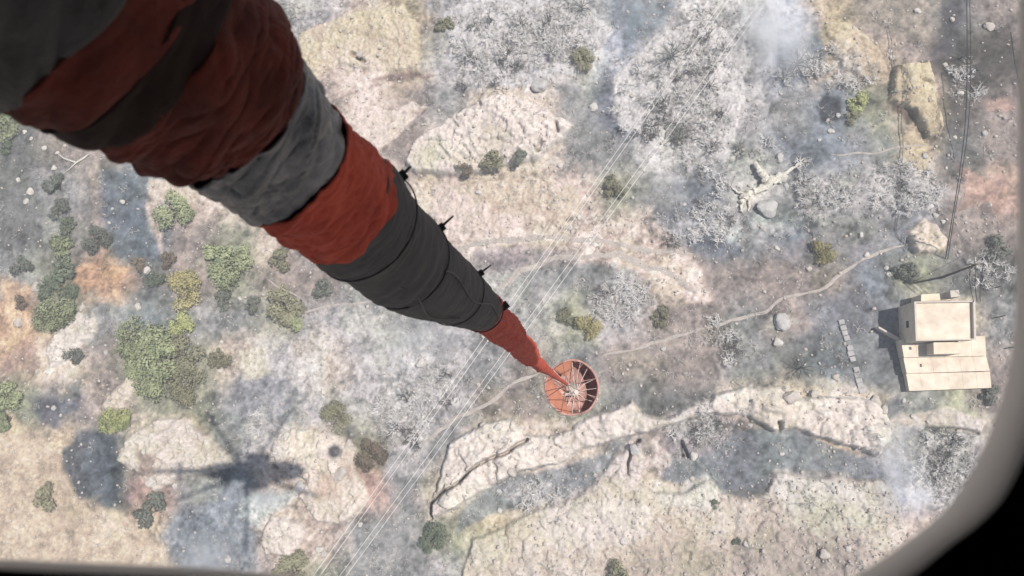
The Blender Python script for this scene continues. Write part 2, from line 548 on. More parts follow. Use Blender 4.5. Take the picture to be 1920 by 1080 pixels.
PATCH2 = [
    ([(1138, 890), (1158, 858), (1190, 820), (1206, 812), (1186, 862), (1200, 880), (1238, 812), (1262, 830), (1256, 872), (1216, 886), (1200, 905)], (224, 210, 204), 4, .85),
    ([(1384, 388), (1390, 368), (1418, 352), (1446, 334), (1460, 330), (1458, 346), (1428, 368), (1404, 394)], (216, 212, 202), 3, .85),
    ([(1410, 306), (1424, 314), (1446, 336), (1436, 350), (1420, 334)], (216, 214, 206), 3, .8),
    ([(1404, 404), (1430, 400), (1446, 420), (1420, 432), (1396, 418)], (216, 220, 218), 5, .8),
    ([(1332, 420), (1380, 418), (1400, 440), (1372, 456), (1344, 436)], (196, 204, 202), 6, .8),
    ([(1796, 395), (1812, 318), (1834, 326), (1876, 366), (1860, 372), (1826, 362)], (190, 164, 152), 4, .7),
    ([(1400, 985), (1500, 960), (1600, 985), (1640, 1050), (1560, 1100), (1380, 1100), (1340, 1040)], (168, 158, 152), 26, .7),
    ([(1180, 1010), (1300, 1000), (1340, 1060), (1240, 1100), (1160, 1080)], (172, 162, 150), 24, .65),
    ([(1460, 920), (1640, 910), (1660, 980), (1560, 1000), (1470, 970)], (204, 202, 190), 18, .7),
    ([(1020, 950), (1130, 930), (1220, 950), (1210, 1000), (1060, 1030), (1000, 1000)], (226, 214, 206), 10, .8),
    ([(1230, 905), (1270, 930), (1328, 896), (1352, 926), (1330, 950), (1240, 950)], (224, 220, 210), 6, .8),
    ([(1438, 918), (1450, 888), (1520, 896), (1600, 898), (1600, 930), (1480, 940)], (222, 216, 208), 8, .8),
    ([(870, 1000), (950, 990), (960, 1040), (880, 1080)], (212, 206, 188), 12, .7),
    ([(640, 830), (668, 845), (664, 905), (642, 890)], (186, 170, 162), 6, .6),
    ([(600, 880), (640, 900), (640, 940), (590, 940)], (198, 176, 166), 6, .7),
    ([(260, 838), (300, 850), (290, 900), (262, 888)], (158, 140, 132), 6, .7),
    ([(1400, 745), (1480, 740), (1500, 800), (1420, 790)], (232, 214, 204), 8, .6),
    ([(1180, 800), (1260, 780), (1330, 770), (1320, 790), (1240, 805)], (196, 186, 172), 8, .6),
    ([(840, 270), (900, 230), (980, 240), (960, 300), (880, 310)], (230, 214, 206), 10, .6),
    ([(780, 290), (830, 250), (850, 300), (800, 325)], (204, 200, 178), 10, .6),
]
for pol, c, soft_, st_ in PATCH2:
    sd = poly_sd(wpx2, wpy2, pol)
    m = np.clip(sd / soft_ * 0.5 + 0.5 + (tex1 - .5) * 1.2 * (sd > -soft_ * 2), 0, 1)[:, None] * st_
    col = col * (1 - m) + lin(c) * m
for (cx_, cy_, rx_, ry_, st_) in [(1230, 200, 80, 100, .6), (1300, 240, 85, 65, .6), (1320, 100, 75, 85, .5), (960, 70, 120, 75, .5), (1060, 60, 75, 60, .5), (1540, 370, 70, 50, .75), (1690, 350, 80, 50, .75), (1400, 320, 110, 50, .35), (1170, 560, 70, 45, .6),
                                  (1310, 800, 60, 36, .7), (1770, 870, 75, 75, .8), (760, 780, 70, 60, .6), (820, 720, 60, 50, .6), (500, 820, 50, 60, .6), (1590, 130, 50, 45, .5), (1000, 925, 70, 26, .5), (1300, 420, 80, 25, .4), (1440, 430, 60, 14, .7), (1345, 430, 50, 20, .5), (560, 700, 50, 60, .5)]:
    e_ = np.hypot((wpx2 - cx_) / rx_, (wpy2 - cy_) / ry_)
    e_ = np.clip(1.5 - 1.5 * e_ + (tex1 - .5) * 1.6, 0, 1)[:, None] * st_
    col = col * (1 - e_) + lin((210, 208, 207)) * e_
for pts, wd, dep in [([(806, 972), (808, 945), (830, 922), (862, 902), (885, 880), (912, 862), (950, 848), (990, 824)], 3.0, 1.5),
                     ([(1180, 890), (1178, 868), (1186, 838), (1200, 828)], 2.6, 1.2),
                     ([(1282, 855), (1280, 826), (1292, 858)], 2.5, 1.0),
                     ([(1455, 790), (1460, 806)], 4.0, 1.2), ([(1740, 804), (1800, 806), (1835, 812)], 4.0, 0.8), ([(660, 100), (682, 116)], 4.0, 1.0),
                     ([(1044, 232), (1046, 250)], 2.5, 1.0), ([(1014, 270), (1006, 284)], 4.0, 1.0)]:
    d = line_d(px + wx * 8, py + wy * 8, pts)
    t = np.clip(1.4 - d / wd, 0, 1)
    height = height - t * dep
    col = col * (1 - 0.45 * t[:, None]) + lin((92, 82, 76)) * 0.45 * t[:, None]

# brightness texture: clumps of ash, char between them, small stones
b1, b2, br = worley(fx + wx * 0.8, fy + wy * 0.8, 0.8, 1)
lum = col.mean(1)
streak = fbm(fx + wx * 6, fy + wy * 6, 3.0, 4, 2, 0.55)
soft = 1 - 0.6 * rockm
mod = 1 + ((tex1 - 0.5) * 1.0 + (tex2 - 0.5) * 0.8) * soft + (tex3 - 0.5) * 0.35 + (streak - 0.5) * 0.9 * soft
pale = np.clip((lum - 0.30) / 0.35, 0, 1)
mod = mod * (1 + pale * (1 - .6 * rockm) * (0.22 * (br - 0.5) - 0.16 * np.clip(1 - (b2 - b1) / 0.2, 0, 1)))
height = height + ((tex1 - 0.5) * 0.3 + (tex2 - 0.5) * (0.14 + 0.20 * pale) + pale * (br - 0.5) * 0.14) * (1 - 0.45 * rockm)
col = np.clip(col * np.clip(mod, 0.35, 1.7)[:, None], 0.02, 0.92)
# green-grey regrowth tint in spots
gt = np.clip((fbm(fx, fy, 6, 3, 5) - 0.58) * 5, 0, 0.35)[:, None]
col = col * (1 - gt) + col * np.array([0.93, 1.0, 0.84]) * gt

base_ = np.array([0.36, 0.345, 0.33])
col = np.clip(base_ * (np.maximum(col, .01) / base_) ** 1.22, 0.02, 1.2)
col = np.where(col > .64, .64 + (col - .64) * .55, col)          # chalk is never whiter than chalk
grey_ = col.mean(1, keepdims=True)
warm_ = np.clip((grey_ - .22) / .4, 0, 1)                     # pale ground is creamy limestone, dark ground is bluish ash
col = col * (np.array([.965, 1.0, 1.03]) * (1 - warm_) + np.array([1.015, .995, .99]) * warm_)
HG = height.reshape(NY, NX)


def ground_z(x, y):
    i = int(np.clip(np.searchsorted(gx, x) - 1, 0, NX - 2))
    j = int(np.clip(np.searchsorted(gy, y) - 1, 0, NY - 2))
    u = (x - gx[i]) / (gx[i + 1] - gx[i])
    v = (y - gy[j]) / (gy[j + 1] - gy[j])
    return float((HG[j, i] * (1 - u) + HG[j, i + 1] * u) * (1 - v) + (HG[j + 1, i] * (1 - u) + HG[j + 1, i + 1] * u) * v)


def gat(px_, py_):
    """the spot of the ground that shows at (px, py)"""
    z = 0.0
    for _ in range(3):
        p = at(px_, py_, z)
        z = ground_z(p.x, p.y)
    return Vector((p.x, p.y, z))


# level the ground under the house
hc = at(1775, 645)
dx_, dy_ = GX - hc.x, GY - hc.y
lv = np.clip(1.6 - np.maximum(np.abs(dx_) / 6.5, np.abs(dy_) / 7.5) * 1.2, 0, 1)
HG[:] = HG * (1 - lv) + 0.1 * lv
height = HG.ravel()

idx = np.arange(NX * NY).reshape(NY, NX)
quads = np.stack([idx[:-1, :-1], idx[:-1, 1:], idx[1:, 1:], idx[1:, :-1]], -1).reshape(-1, 4)
ground_me = np_mesh('ground', np.stack([fx, fy, height], 1), quads, 4)
ca = ground_me.color_attributes.new('soil', 'FLOAT_COLOR', 'POINT')
ca.data.foreach_set('color', np.concatenate([col * KALB, np.ones((len(col), 1))], 1).astype(np.float32).ravel())


def ground_material():
    m = bpy.data.materials.new('burnt_soil')
    m.use_nodes = True
    nt = m.node_tree
    N, L = nt.nodes, nt.links
    b = N['Principled BSDF']
    b.inputs['Roughness'].default_value = 0.95
    b.inputs['Specular IOR Level'].default_value = 0.1
    at_ = N.new('ShaderNodeAttribute')
    at_.attribute_name = 'soil'
    tc = N.new('ShaderNodeTexCoord')
    n1 = N.new('ShaderNodeTexNoise')
    n1.inputs['Scale'].default_value = 2.6
    n1.inputs['Detail'].default_value = 7
    n1.inputs['Roughness'].default_value = 0.75
    L.new(tc.outputs['Object'], n1.inputs['Vector'])
    r1 = N.new('ShaderNodeMapRange')
    r1.inputs['From Min'].default_value = 0.32
    r1.inputs['From Max'].default_value = 0.68
    r1.inputs['To Min'].default_value = 0.78
    r1.inputs['To Max'].default_value = 1.20
    L.new(n1.outputs['Fac'], r1.inputs['Value'])
    v = N.new('ShaderNodeTexVoronoi')
    v.inputs['Scale'].default_value = 2.8
    L.new(tc.outputs['Object'], v.inputs['Vector'])
    sv = N.new('ShaderNodeSeparateColor')
    L.new(v.outputs['Color'], sv.inputs[0])
    r2 = N.new('ShaderNodeMapRange')
    r2.inputs['To Min'].default_value = 0.92
    r2.inputs['To Max'].default_value = 1.08
    L.new(sv.outputs[0], r2.inputs['Value'])
    mu = N.new('ShaderNodeMath')
    mu.operation = 'MULTIPLY'
    L.new(r1.outputs[0], mu.inputs[0])
    L.new(r2.outputs[0], mu.inputs[1])
    sc = N.new('ShaderNodeVectorMath')
    sc.operation = 'SCALE'
    L.new(at_.outputs['Color'], sc.inputs[0])
    L.new(mu.outputs[0], sc.inputs['Scale'])
    L.new(sc.outputs[0], b.inputs['Base Color'])
    bp = N.new('ShaderNodeBump')
    bp.inputs['Distance'].default_value = 0.06
    L.new(n1.outputs['Fac'], bp.inputs['Height'])
    L.new(bp.outputs[0], b.inputs['Normal'])
    return m


ground = link('ground', ground_me, ground_material(), smooth=False)
tag(ground, kind='structure')

# ------------------------------------------------------------------ footpaths, draped on the ground
M_path = material('trodden_soil', alb(210, 201, 193), 0.95, (1.8, 0.8), (6, 0.03), 0, alb(176, 166, 158))


def footpath(pts, wd, seedk):
    pts = [at(*p) for p in pts]
    dense = []
    for a, b in zip(pts, pts[1:]):
        n = max(2, int((b - a).length / 0.35))
        for k in range(n):
            dense.append(a.lerp(b, k / n))
    dense.append(pts[-1])
    for _ in range(6):
        dense = [dense[0]] + [(dense[i - 1] + dense[i] * 2 + dense[i + 1]) / 4 for i in range(1, len(dense) - 1)] + [dense[-1]]
    vs, fs = [], []
    NW = 5
    n = len(dense)
    for i, p in enumerate(dense):
        t = (dense[min(i + 1, n - 1)] - dense[max(i - 1, 0)]).normalized()
        s = Vector((-t.y, t.x, 0))
        w = wd * (0.35 + 0.9 * float(fbm(np.array([i * 0.35]), np.array([seedk * 9.0]), 1.6, 3, seedk)[0])) * min(1, 0.2 + i / 6, 0.2 + (n - 1 - i) / 6)
        off = (float(fbm(np.array([i * 0.35]), np.array([seedk * 5.0 + 70]), 3, 2, seedk)[0]) - 0.5) * 1.2
        for k in range(NW):
            q = p + s * (off + w * (k / (NW - 1) - 0.5))
            lift = 0.05 if 0 < k < NW - 1 else -0.04
            vs.append((q.x, q.y, ground_z(q.x, q.y) + lift))
        if i:
            for k in range(NW - 1):
                a = (i - 1) * NW + k
                fs.append((a, a + 1, a + NW + 1, a + NW))
    o = link('path', np_mesh('path', vs, fs, 4), M_path)
    tag(o, kind='structure')


footpath([(1702, 452), (1640, 480), (1590, 505), (1545, 540), (1510, 552), (1465, 560), (1440, 582), (1380, 602), (1300, 625), (1200, 650), (1130, 668)], 0.6, 1)
footpath([(1012, 702), (960, 725), (900, 768), (850, 792), (765, 856)], 0.8, 2)
footpath([(850, 470), (900, 455), (960, 450), (1040, 446), (1120, 452), (1200, 462), (1300, 478)], 1.2, 3)
footpath([(930, 540), (980, 508), (1040, 482), (1100, 477), (1170, 480), (1240, 506), (1310, 548)], 1.3, 4)
footpath([(1560, 292), (1620, 286), (1690, 280), (1745, 274)], 0.5, 5)
footpath([(560, 590), (610, 576), (650, 572), (700, 566)], 0.5, 6)
footpath([(500, 520), (540, 545), (560, 560)], 0.5, 7)


# ------------------------------------------------------------------ house
M_plaster = material('sand_plaster', alb(234, 221, 200, .66), 0.9, (0.8, 0.6), (9, 0.01), 0, alb(206, 190, 170, .58))
M_plaster2 = material('pale_roof_screed', alb(236, 223, 205, .66), 0.9, (0.6, 0.8), (7, 0.01), 0, alb(208, 192, 174, .58))
M_dark = material('dark_opening', (0.02, 0.02, 0.022), 0.5)
M_trim = material('white_parapet_paint', alb(232, 222, 210), 0.8, (2, 0.5), None, 0, alb(210, 196, 182))


def quad(pts, z):
    return [(at(x, y, z).x, at(x, y, z).y) for x, y in pts]


HR = 4.9
house = empty('house', (hc.x, hc.y, 0.1), 'flat roofed sand coloured stone house with three stepped lower roofs', 'house')


def hp(name, foot, z0, z1, mat, bevel=0.02, foot_top=None):
    f = [(x - hc.x, y - hc.y) for x, y in foot]
    ft = [(x - hc.x, y - hc.y) for x, y in foot_top] if foot_top else None
    return prism(name, f, z0 - 0.1 if not hasattr(z0, '__len__') else [a - 0.1 for a in z0], z1 - 0.1 if not hasattr(z1, '__len__') else [a - 0.1 for a in z1], mat, house, bevel, ft)


main = quad([(1714, 566), (1827, 564), (1829, 637), (1717, 639)], HR)
A, B, Cc, Dd = [Vector((*p, 0)) for p in main]
inn = [A, B, Cc, Dd]
cen = (A + B + Cc + Dd) / 4
inner = [cen + (p - cen) * 0.90 for p in inn]
# four walls, each its own
tk = 0.94
wi = [cen + (p - cen) * tk for p in inn]
for i in range(4):
    j = (i + 1) % 4
    hp('wall', [(p.x, p.y) for p in (inn[i], inn[j], wi[j], wi[i])], 0.0, HR - 0.05, M_plaster, 0)
hp('roof', [(p.x, p.y) for p in wi], HR - 0.55, HR - 0.35, M_plaster2, 0)
for i in range(4):
    j = (i + 1) % 4
    o1 = cen + (inn[i] - cen) * 1.012
    o2 = cen + (inn[j] - cen) * 1.012
    hp('parapet', [(p.x, p.y) for p in (o1, o2, wi[j] , wi[i])], HR - 0.048, HR + 0.12, M_trim, 0.015)
# roof of the wing in front
hp('wing', quad([(1750, 642), (1803, 641), (1804, 663), (1751, 664)], 4.0), 1.91, 4.0, M_plaster, 0.03)
hp('stair_wall', quad([(1797, 638), (1811, 637), (1811, 640), (1797, 641)], 4.4), 3.5, 4.4, M_plaster, 0.01)
# stepped lower roofs
st = [([(1690, 637), (1846, 630), (1848, 667), (1696, 670)], 1.9), ([(1695, 671), (1848, 668), (1855, 695), (1701, 700)], 1.5), ([(1700, 701), (1855, 697), (1858, 727), (1706, 733)], 1.1)]
for k, (q, z) in enumerate(st):
    f = quad(q, z)
    hp('lower_wall', f, 0.0, z - 0.16, M_plaster, 0)
    c0 = sum((Vector((*p, 0)) for p in f), Vector()) / 4
    fo = [tuple((c0 + (Vector((*p, 0)) - c0) * 1.015).xy) for p in f]
    n = 6
    for s in range(n):       # roof panels side by side
        a = Vector(fo[0]).lerp(Vector(fo[1]), s / n + 0.0005)
        b = Vector(fo[0]).lerp(Vector(fo[1]), (s + 1) / n - 0.0005)
        c = Vector(fo[3]).lerp(Vector(fo[2]), (s + 1) / n - 0.0005)
        d = Vector(fo[3]).lerp(Vector(fo[2]), s / n + 0.0005)
        hp('roof_panel', [tuple(a), tuple(b), tuple(c), tuple(d)], z - 0.158, z + 0.004 * ((s * 7) % 3), M_plaster2, 0.008)
hp('back_annex', quad([(1727, 552), (1782, 549), (1785, 563), (1727, 565)], 3.0), 0, 3.0, M_plaster, 0.03)
hp('chimney', quad([(1781, 545), (1798, 543), (1800, 556), (1783, 558)], 4.4), 0, 4.4, M_trim, 0.04)
# openings in the shaded left wall and the doorway on the first step
wa, wb = inn[0], inn[3]
for t0, z0, z1 in ((0.44, 2.3, 3.1),):
    p0, p1 = wa.lerp(wb, t0), wa.lerp(wb, t0 + 0.18)
    out = (wa - cen).normalized() * 0
    nrm = Vector((-(p1 - p0).y, (p1 - p0).x, 0)).normalized()
    if nrm.dot(wa - cen) < 0: nrm = -nrm
    w = hp('window', [(q.x, q.y) for q in (p0 + nrm * 0.03, p1 + nrm * 0.03, p1 - nrm * 0.05, p0 - nrm * 0.05)], z0, z1, M_dark, 0)
hp('roof_vent', quad([(1708, 650), (1712, 650), (1713, 655), (1709, 655)], 2.2), 1.91, 2.25, M_plaster, 0.02)
hp('roof_vent', quad([(1728, 682), (1733, 681), (1734, 687), (1729, 688)], 1.8), 1.51, 1.8, M_plaster, 0.02)
gw = [at(1646, 615, 0.9), at(1686, 638, 0.9), at(1688, 635, 0.9), at(1648, 612, 0.9)]
gz = 0.0
o = prism('garden_wall', [(p.x, p.y) for p in gw], -0.6, 1.0, M_trim, None, 0.03)
tag(o, 'short pale wall slanting out from the corner of the stone house', 'wall')

# low broken wall left of the house, in separate blocks
lw = empty('low_wall', gat(1602, 668), 'low straight broken wall of pale blocks left of the house', 'wall')
M_block = material('sooty_concrete', alb(200, 197, 196, .56), 0.9, (1.5, 0.9), (8, 0.02), 0, alb(170, 168, 168))
P0, P1 = at(1580, 598, 0.6), at(1622, 738, 0.6)
nb = 14
for k in range(nb):
    if k in (4, 8): continue
    a, b = P0.lerp(P1, k / nb + 0.004), P0.lerp(P1, (k + 1) / nb - 0.004)
    t = (b - a).normalized()
    s = Vector((-t.y, t.x, 0)) * (0.34 + 0.06 * random.random())
    j = Vector((random.uniform(-.05, .05), random.uniform(-.05, .05), 0))
    gz = min(ground_z(a.x, a.y), ground_z(b.x, b.y))
    f = [(q.x - lw.location.x, q.y - lw.location.y) for q in (a + s + j, b + s + j, b - s + j, a - s + j)]
    prism('block', f, gz - 0.25 - lw.location.z, gz + 0.24 + 0.08 * random.random() - lw.location.z, M_block, lw, 0.04)

# ------------------------------------------------------------------ overhead wires and the utility pole
M_alu = material('bright_aluminium_wire', (0.62, 0.61, 0.60), 0.6, (0.5, 0.4), None, 0.0, (0.42, 0.42, 0.42), 0.3)
M_blackwire = material('black_cable', (0.015, 0.015, 0.017), 0.6)
M_wood = material('weathered_pole_wood', (0.09, 0.075, 0.06), 0.9, (3, 0.7), (9, 0.01))
M_ceramic = material('grey_insulator', (0.3, 0.3, 0.29), 0.4)


def wire(p, q, z, sag, r, mat, label, group, n=40, ext=1.0):
    a, b = at(*p, z), at(*q, z)
    d = b - a
    a, b = a - d * (ext - 1), b + d * (ext - 1)
    pts = []
    for i in range(n + 1):
        t = i / n
        pts.append(a.lerp(b, t) - Vector((0, 0, sag * 4 * t * (1 - t) - sag * 0.6)))
    o = link('overhead_wire', tube_mesh('overhead_wire', pts, r, 5), mat)
    tag(o, label, 'power cable', group)


wg = 'overhead power wires crossing the slope'
wire((1212, 205), (600, 1062), 14, 1.2, 0.020, M_alu, 'pale overhead wire crossing the slope, leftmost of the left pair', wg, ext=1.35)
wire((1221, 206), (612, 1062), 14, 1.2, 0.020, M_alu, 'pale overhead wire crossing the slope, right one of the left pair', wg, ext=1.35)
wire((1420, 10), (640, 1076), 14, 1.0, 0.020, M_alu, 'pale overhead wire passing just left of the bucket, left one of the right pair', wg, ext=1.2)
wire((1432, 10), (652, 1076), 14, 1.0, 0.020, M_alu, 'pale overhead wire passing just left of the bucket, rightmost of the right pair', wg, ext=1.2)


def cable(pts, z, r, label):
    pp = []
    P = [at(x, y, zz) for (x, y), zz in zip(pts, z)]
    for a, b in zip(P, P[1:]):
        for k in range(8):
            pp.append(a.lerp(b, k / 8))
    pp.append(P[-1])
    for _ in range(8):
        pp = [pp[0]] + [(pp[i - 1] + pp[i] * 2 + pp[i + 1]) / 4 for i in range(1, len(pp) - 1)] + [pp[-1]]
    o = link('cable', tube_mesh('cable', pp, r, 5), M_blackwire)
    tag(o, label, 'cable')


g0 = gat(1774, 484).z
cable([(1812, -60), (1814, 130), (1810, 240), (1797, 340), (1785, 410), (1773, 484)], [11, 9.5, 9, 8.6, 8, g0 + 0.1], 0.055, 'black sagging cable dropping beside the pale boulder, left strand')
cable([(1817, -60), (1821, 130), (1816, 240), (1801, 340), (1788, 410), (1777, 486)], [11, 9.5, 9, 8.6, 8, g0 + 0.1], 0.045, 'black sagging cable dropping beside the pale boulder, right strand')
cable([(1895, 60), (1903, 120), (1914, 170), (1922, 240)], [9, 9, 9, 9], 0.06, 'short black cable at the far right edge by the window frame')

pt = at(1828, 497, 8.6)
pole = empty('utility_pole', (pt.x, pt.y, ground_z(pt.x, pt.y) - 0.4), 'dark wooden utility pole with a crossarm behind the house', 'utility pole')
hz = 8.6 - pole.location.z
link('pole', tube_mesh('pole', [(0, 0, 0), (0, 0, hz * 0.5), (0, 0, hz + 0.3)], [0.17, 0.14, 0.11], 10), M_wood, pole)
link('crossarm', tube_mesh('crossarm', [(-0.95, 0.12, hz), (0.95, 0.12, hz)], 0.075, 6), M_wood, pole)
link('brace', tube_mesh('brace', [(-0.6, 0.14, hz - 0.05), (0, 0.14, hz - 0.8)], 0.03, 5), M_wood, pole)
link('brace', tube_mesh('brace', [(0.6, 0.14, hz - 0.05), (0, 0.14, hz - 0.8)], 0.03, 5), M_wood, pole)
for x in (-0.8, 0.0, 0.8):
    link('insulator', tube_mesh('insulator', [(x, 0.12, hz + 0.05), (x, 0.12, hz + 0.2), (x, 0.12, hz + 0.34)], [0.05, 0.09, 0.04], 8), M_ceramic, pole)
cn = ['left', 'middle', 'right']
for k, x in enumerate((-0.8, 0.0, 0.8)):
    a = Vector((pt.x + x, pt.y + 0.12, 8.98))
    b = at(1826 + 6 * k, 566, HR + .15)
    mid = a.lerp(b, 0.55) - Vector((0, 0, 0.4))
    o = link('service_wire', tube_mesh('service_wire', [a, a.lerp(mid, .5) - Vector((0, 0, .1)), mid, mid.lerp(b, .5) - Vector((0, 0, .05)), b], 0.04, 5), M_blackwire)
    tag(o, 'black service wire from the utility pole to the house roof, %s of three' % cn[k], 'cable', 'service wires at the house')
o = link('guy_wire', tube_mesh('guy_wire', [(pt.x, pt.y + 0.05, 8.5), gat(1826, 468) + Vector((0, 0, 0))], 0.035, 5), M_blackwire)
tag(o, 'dark guy wire running up slope from the utility pole', 'cable')
for k, (x, y, lb) in enumerate([(1870, 595, 'dark slanting fence post right of the house roof'), (1893, 652, 'dark slanting fence post right of the lower roofs'), (1900, 703, 'dark slanting fence post nearest the window frame corner'), (1862, 541, 'dark slanting fence post right of the utility pole')]):
    p = gat(x, y)
    o = link('fence_post', tube_mesh('fence_post', [(0, 0, -0.3), (0.0, 0.02, 1.9)], [0.08, 0.06], 7), M_wood)
    o.location = p
    tag(o, lb, 'fence post', 'fence posts beside the house')

# ------------------------------------------------------------------ plants
M_leaf = {
    'green': leaf_material('green_leaves', alb(176, 184, 134, .76), alb(136, 148, 106, .66)),
    'bright': leaf_material('yellow_green_leaves', alb(196, 200, 122, .76), alb(160, 170, 104, .7)),
    'dark': leaf_material('dark_green_leaves', alb(136, 148, 120, .66), alb(104, 118, 96, .6)),
    'olive': leaf_material('olive_leaves', alb(176, 172, 134, .62), alb(150, 148, 118, .58)),
    'grey': leaf_material('sooty_grey_green_leaves', alb(150, 154, 140, .58), alb(122, 128, 116, .55)),
    'yellow': leaf_material('yellowing_leaves', alb(196, 182, 112, .64), alb(164, 156, 104, .6)),
    'brown': leaf_material('scorched_brown_leaves', alb(160, 140, 116, .58), alb(128, 116, 98, .55)),
}
M_bark = material('grey_bark', (0.10, 0.085, 0.07), 0.9, (6, 0.6))


def crown_mesh(seed, n, lumps, leaf):
    r = np.random.default_rng(seed)
    # unit crown: radius about 1, height about 1.1, built of unequal leaf clumps
    cs, rs = [], []
    for k in range(lumps):
        a = r.random() * 6.283
        d = r.random() ** 0.5 * 0.72
        cs.append((math.cos(a) * d, math.sin(a) * d, 0.30 + r.random() * 0.5 * (1.05 - d)))
        rs.append(0.20 + r.random() * 0.26)
    cs, rs = np.array(cs), np.array(rs)
    w = rs ** 2
    ci = r.choice(lumps, n, p=w / w.sum())
    v = r.normal(size=(n, 3))
    v /= np.linalg.norm(v, axis=1)[:, None]
    rad = rs[ci] * (0.55 + 0.5 * r.random(n))
    P = cs[ci] + v * rad[:, None] * np.array([1, 1, 0.8])
    P[:, 2] = np.maximum(P[:, 2], 0.03)
    # leaf plates facing roughly outward from their clump
    nrm = v + r.normal(size=(n, 3)) * 0.45 + np.array([0, 0, 0.25])
    nrm /= np.linalg.norm(nrm, axis=1)[:, None]
    t = np.cross(nrm, r.normal(size=(n, 3)))
    t /= np.linalg.norm(t, axis=1)[:, None]
    b = np.cross(nrm, t)
    s = (leaf * (0.6 + 0.8 * r.random(n)))[:, None]
    V = np.stack([P - t * s, P - b * s * 0.6 + nrm * s * .15, P + t * s, P + b * s * 0.6 + nrm * s * .15], 1).reshape(-1, 3)
    F = np.arange(4 * n).reshape(n, 4)
    return np_mesh('crown', V, F, 4)


def trunk_mesh(seed):
    rnd = random.Random(seed)
    bm = bmesh.new()
    for k in range(5):
        a = k * 1.26 + rnd.random()
        e = Vector((math.cos(a) * 0.45, math.sin(a) * 0.45, 0.6))
        add_tube(bm, [(0, 0, -0.12), (e.x * .35, e.y * .35, 0.25), e], [0.07, 0.045, 0.015], 6)
    return bm_mesh('trunk', bm)


_cr = {}
_tk = [trunk_mesh(s) for s in range(3)]
for t_ in _tk: t_.materials.append(M_bark)


def crown_for(kind, variant, big):
    key = (kind, variant, big)
    if key not in _cr:
        base = ('geo', variant, big)
        if base not in _cr:
            _cr[base] = crown_mesh(50 + variant, 2600 if big else 1100, 15 if big else 9, 0.05 if big else 0.075)
        me = _cr[base].copy()
        me.materials.append(M_leaf[kind])
        _cr[key] = me
    return _cr[key]


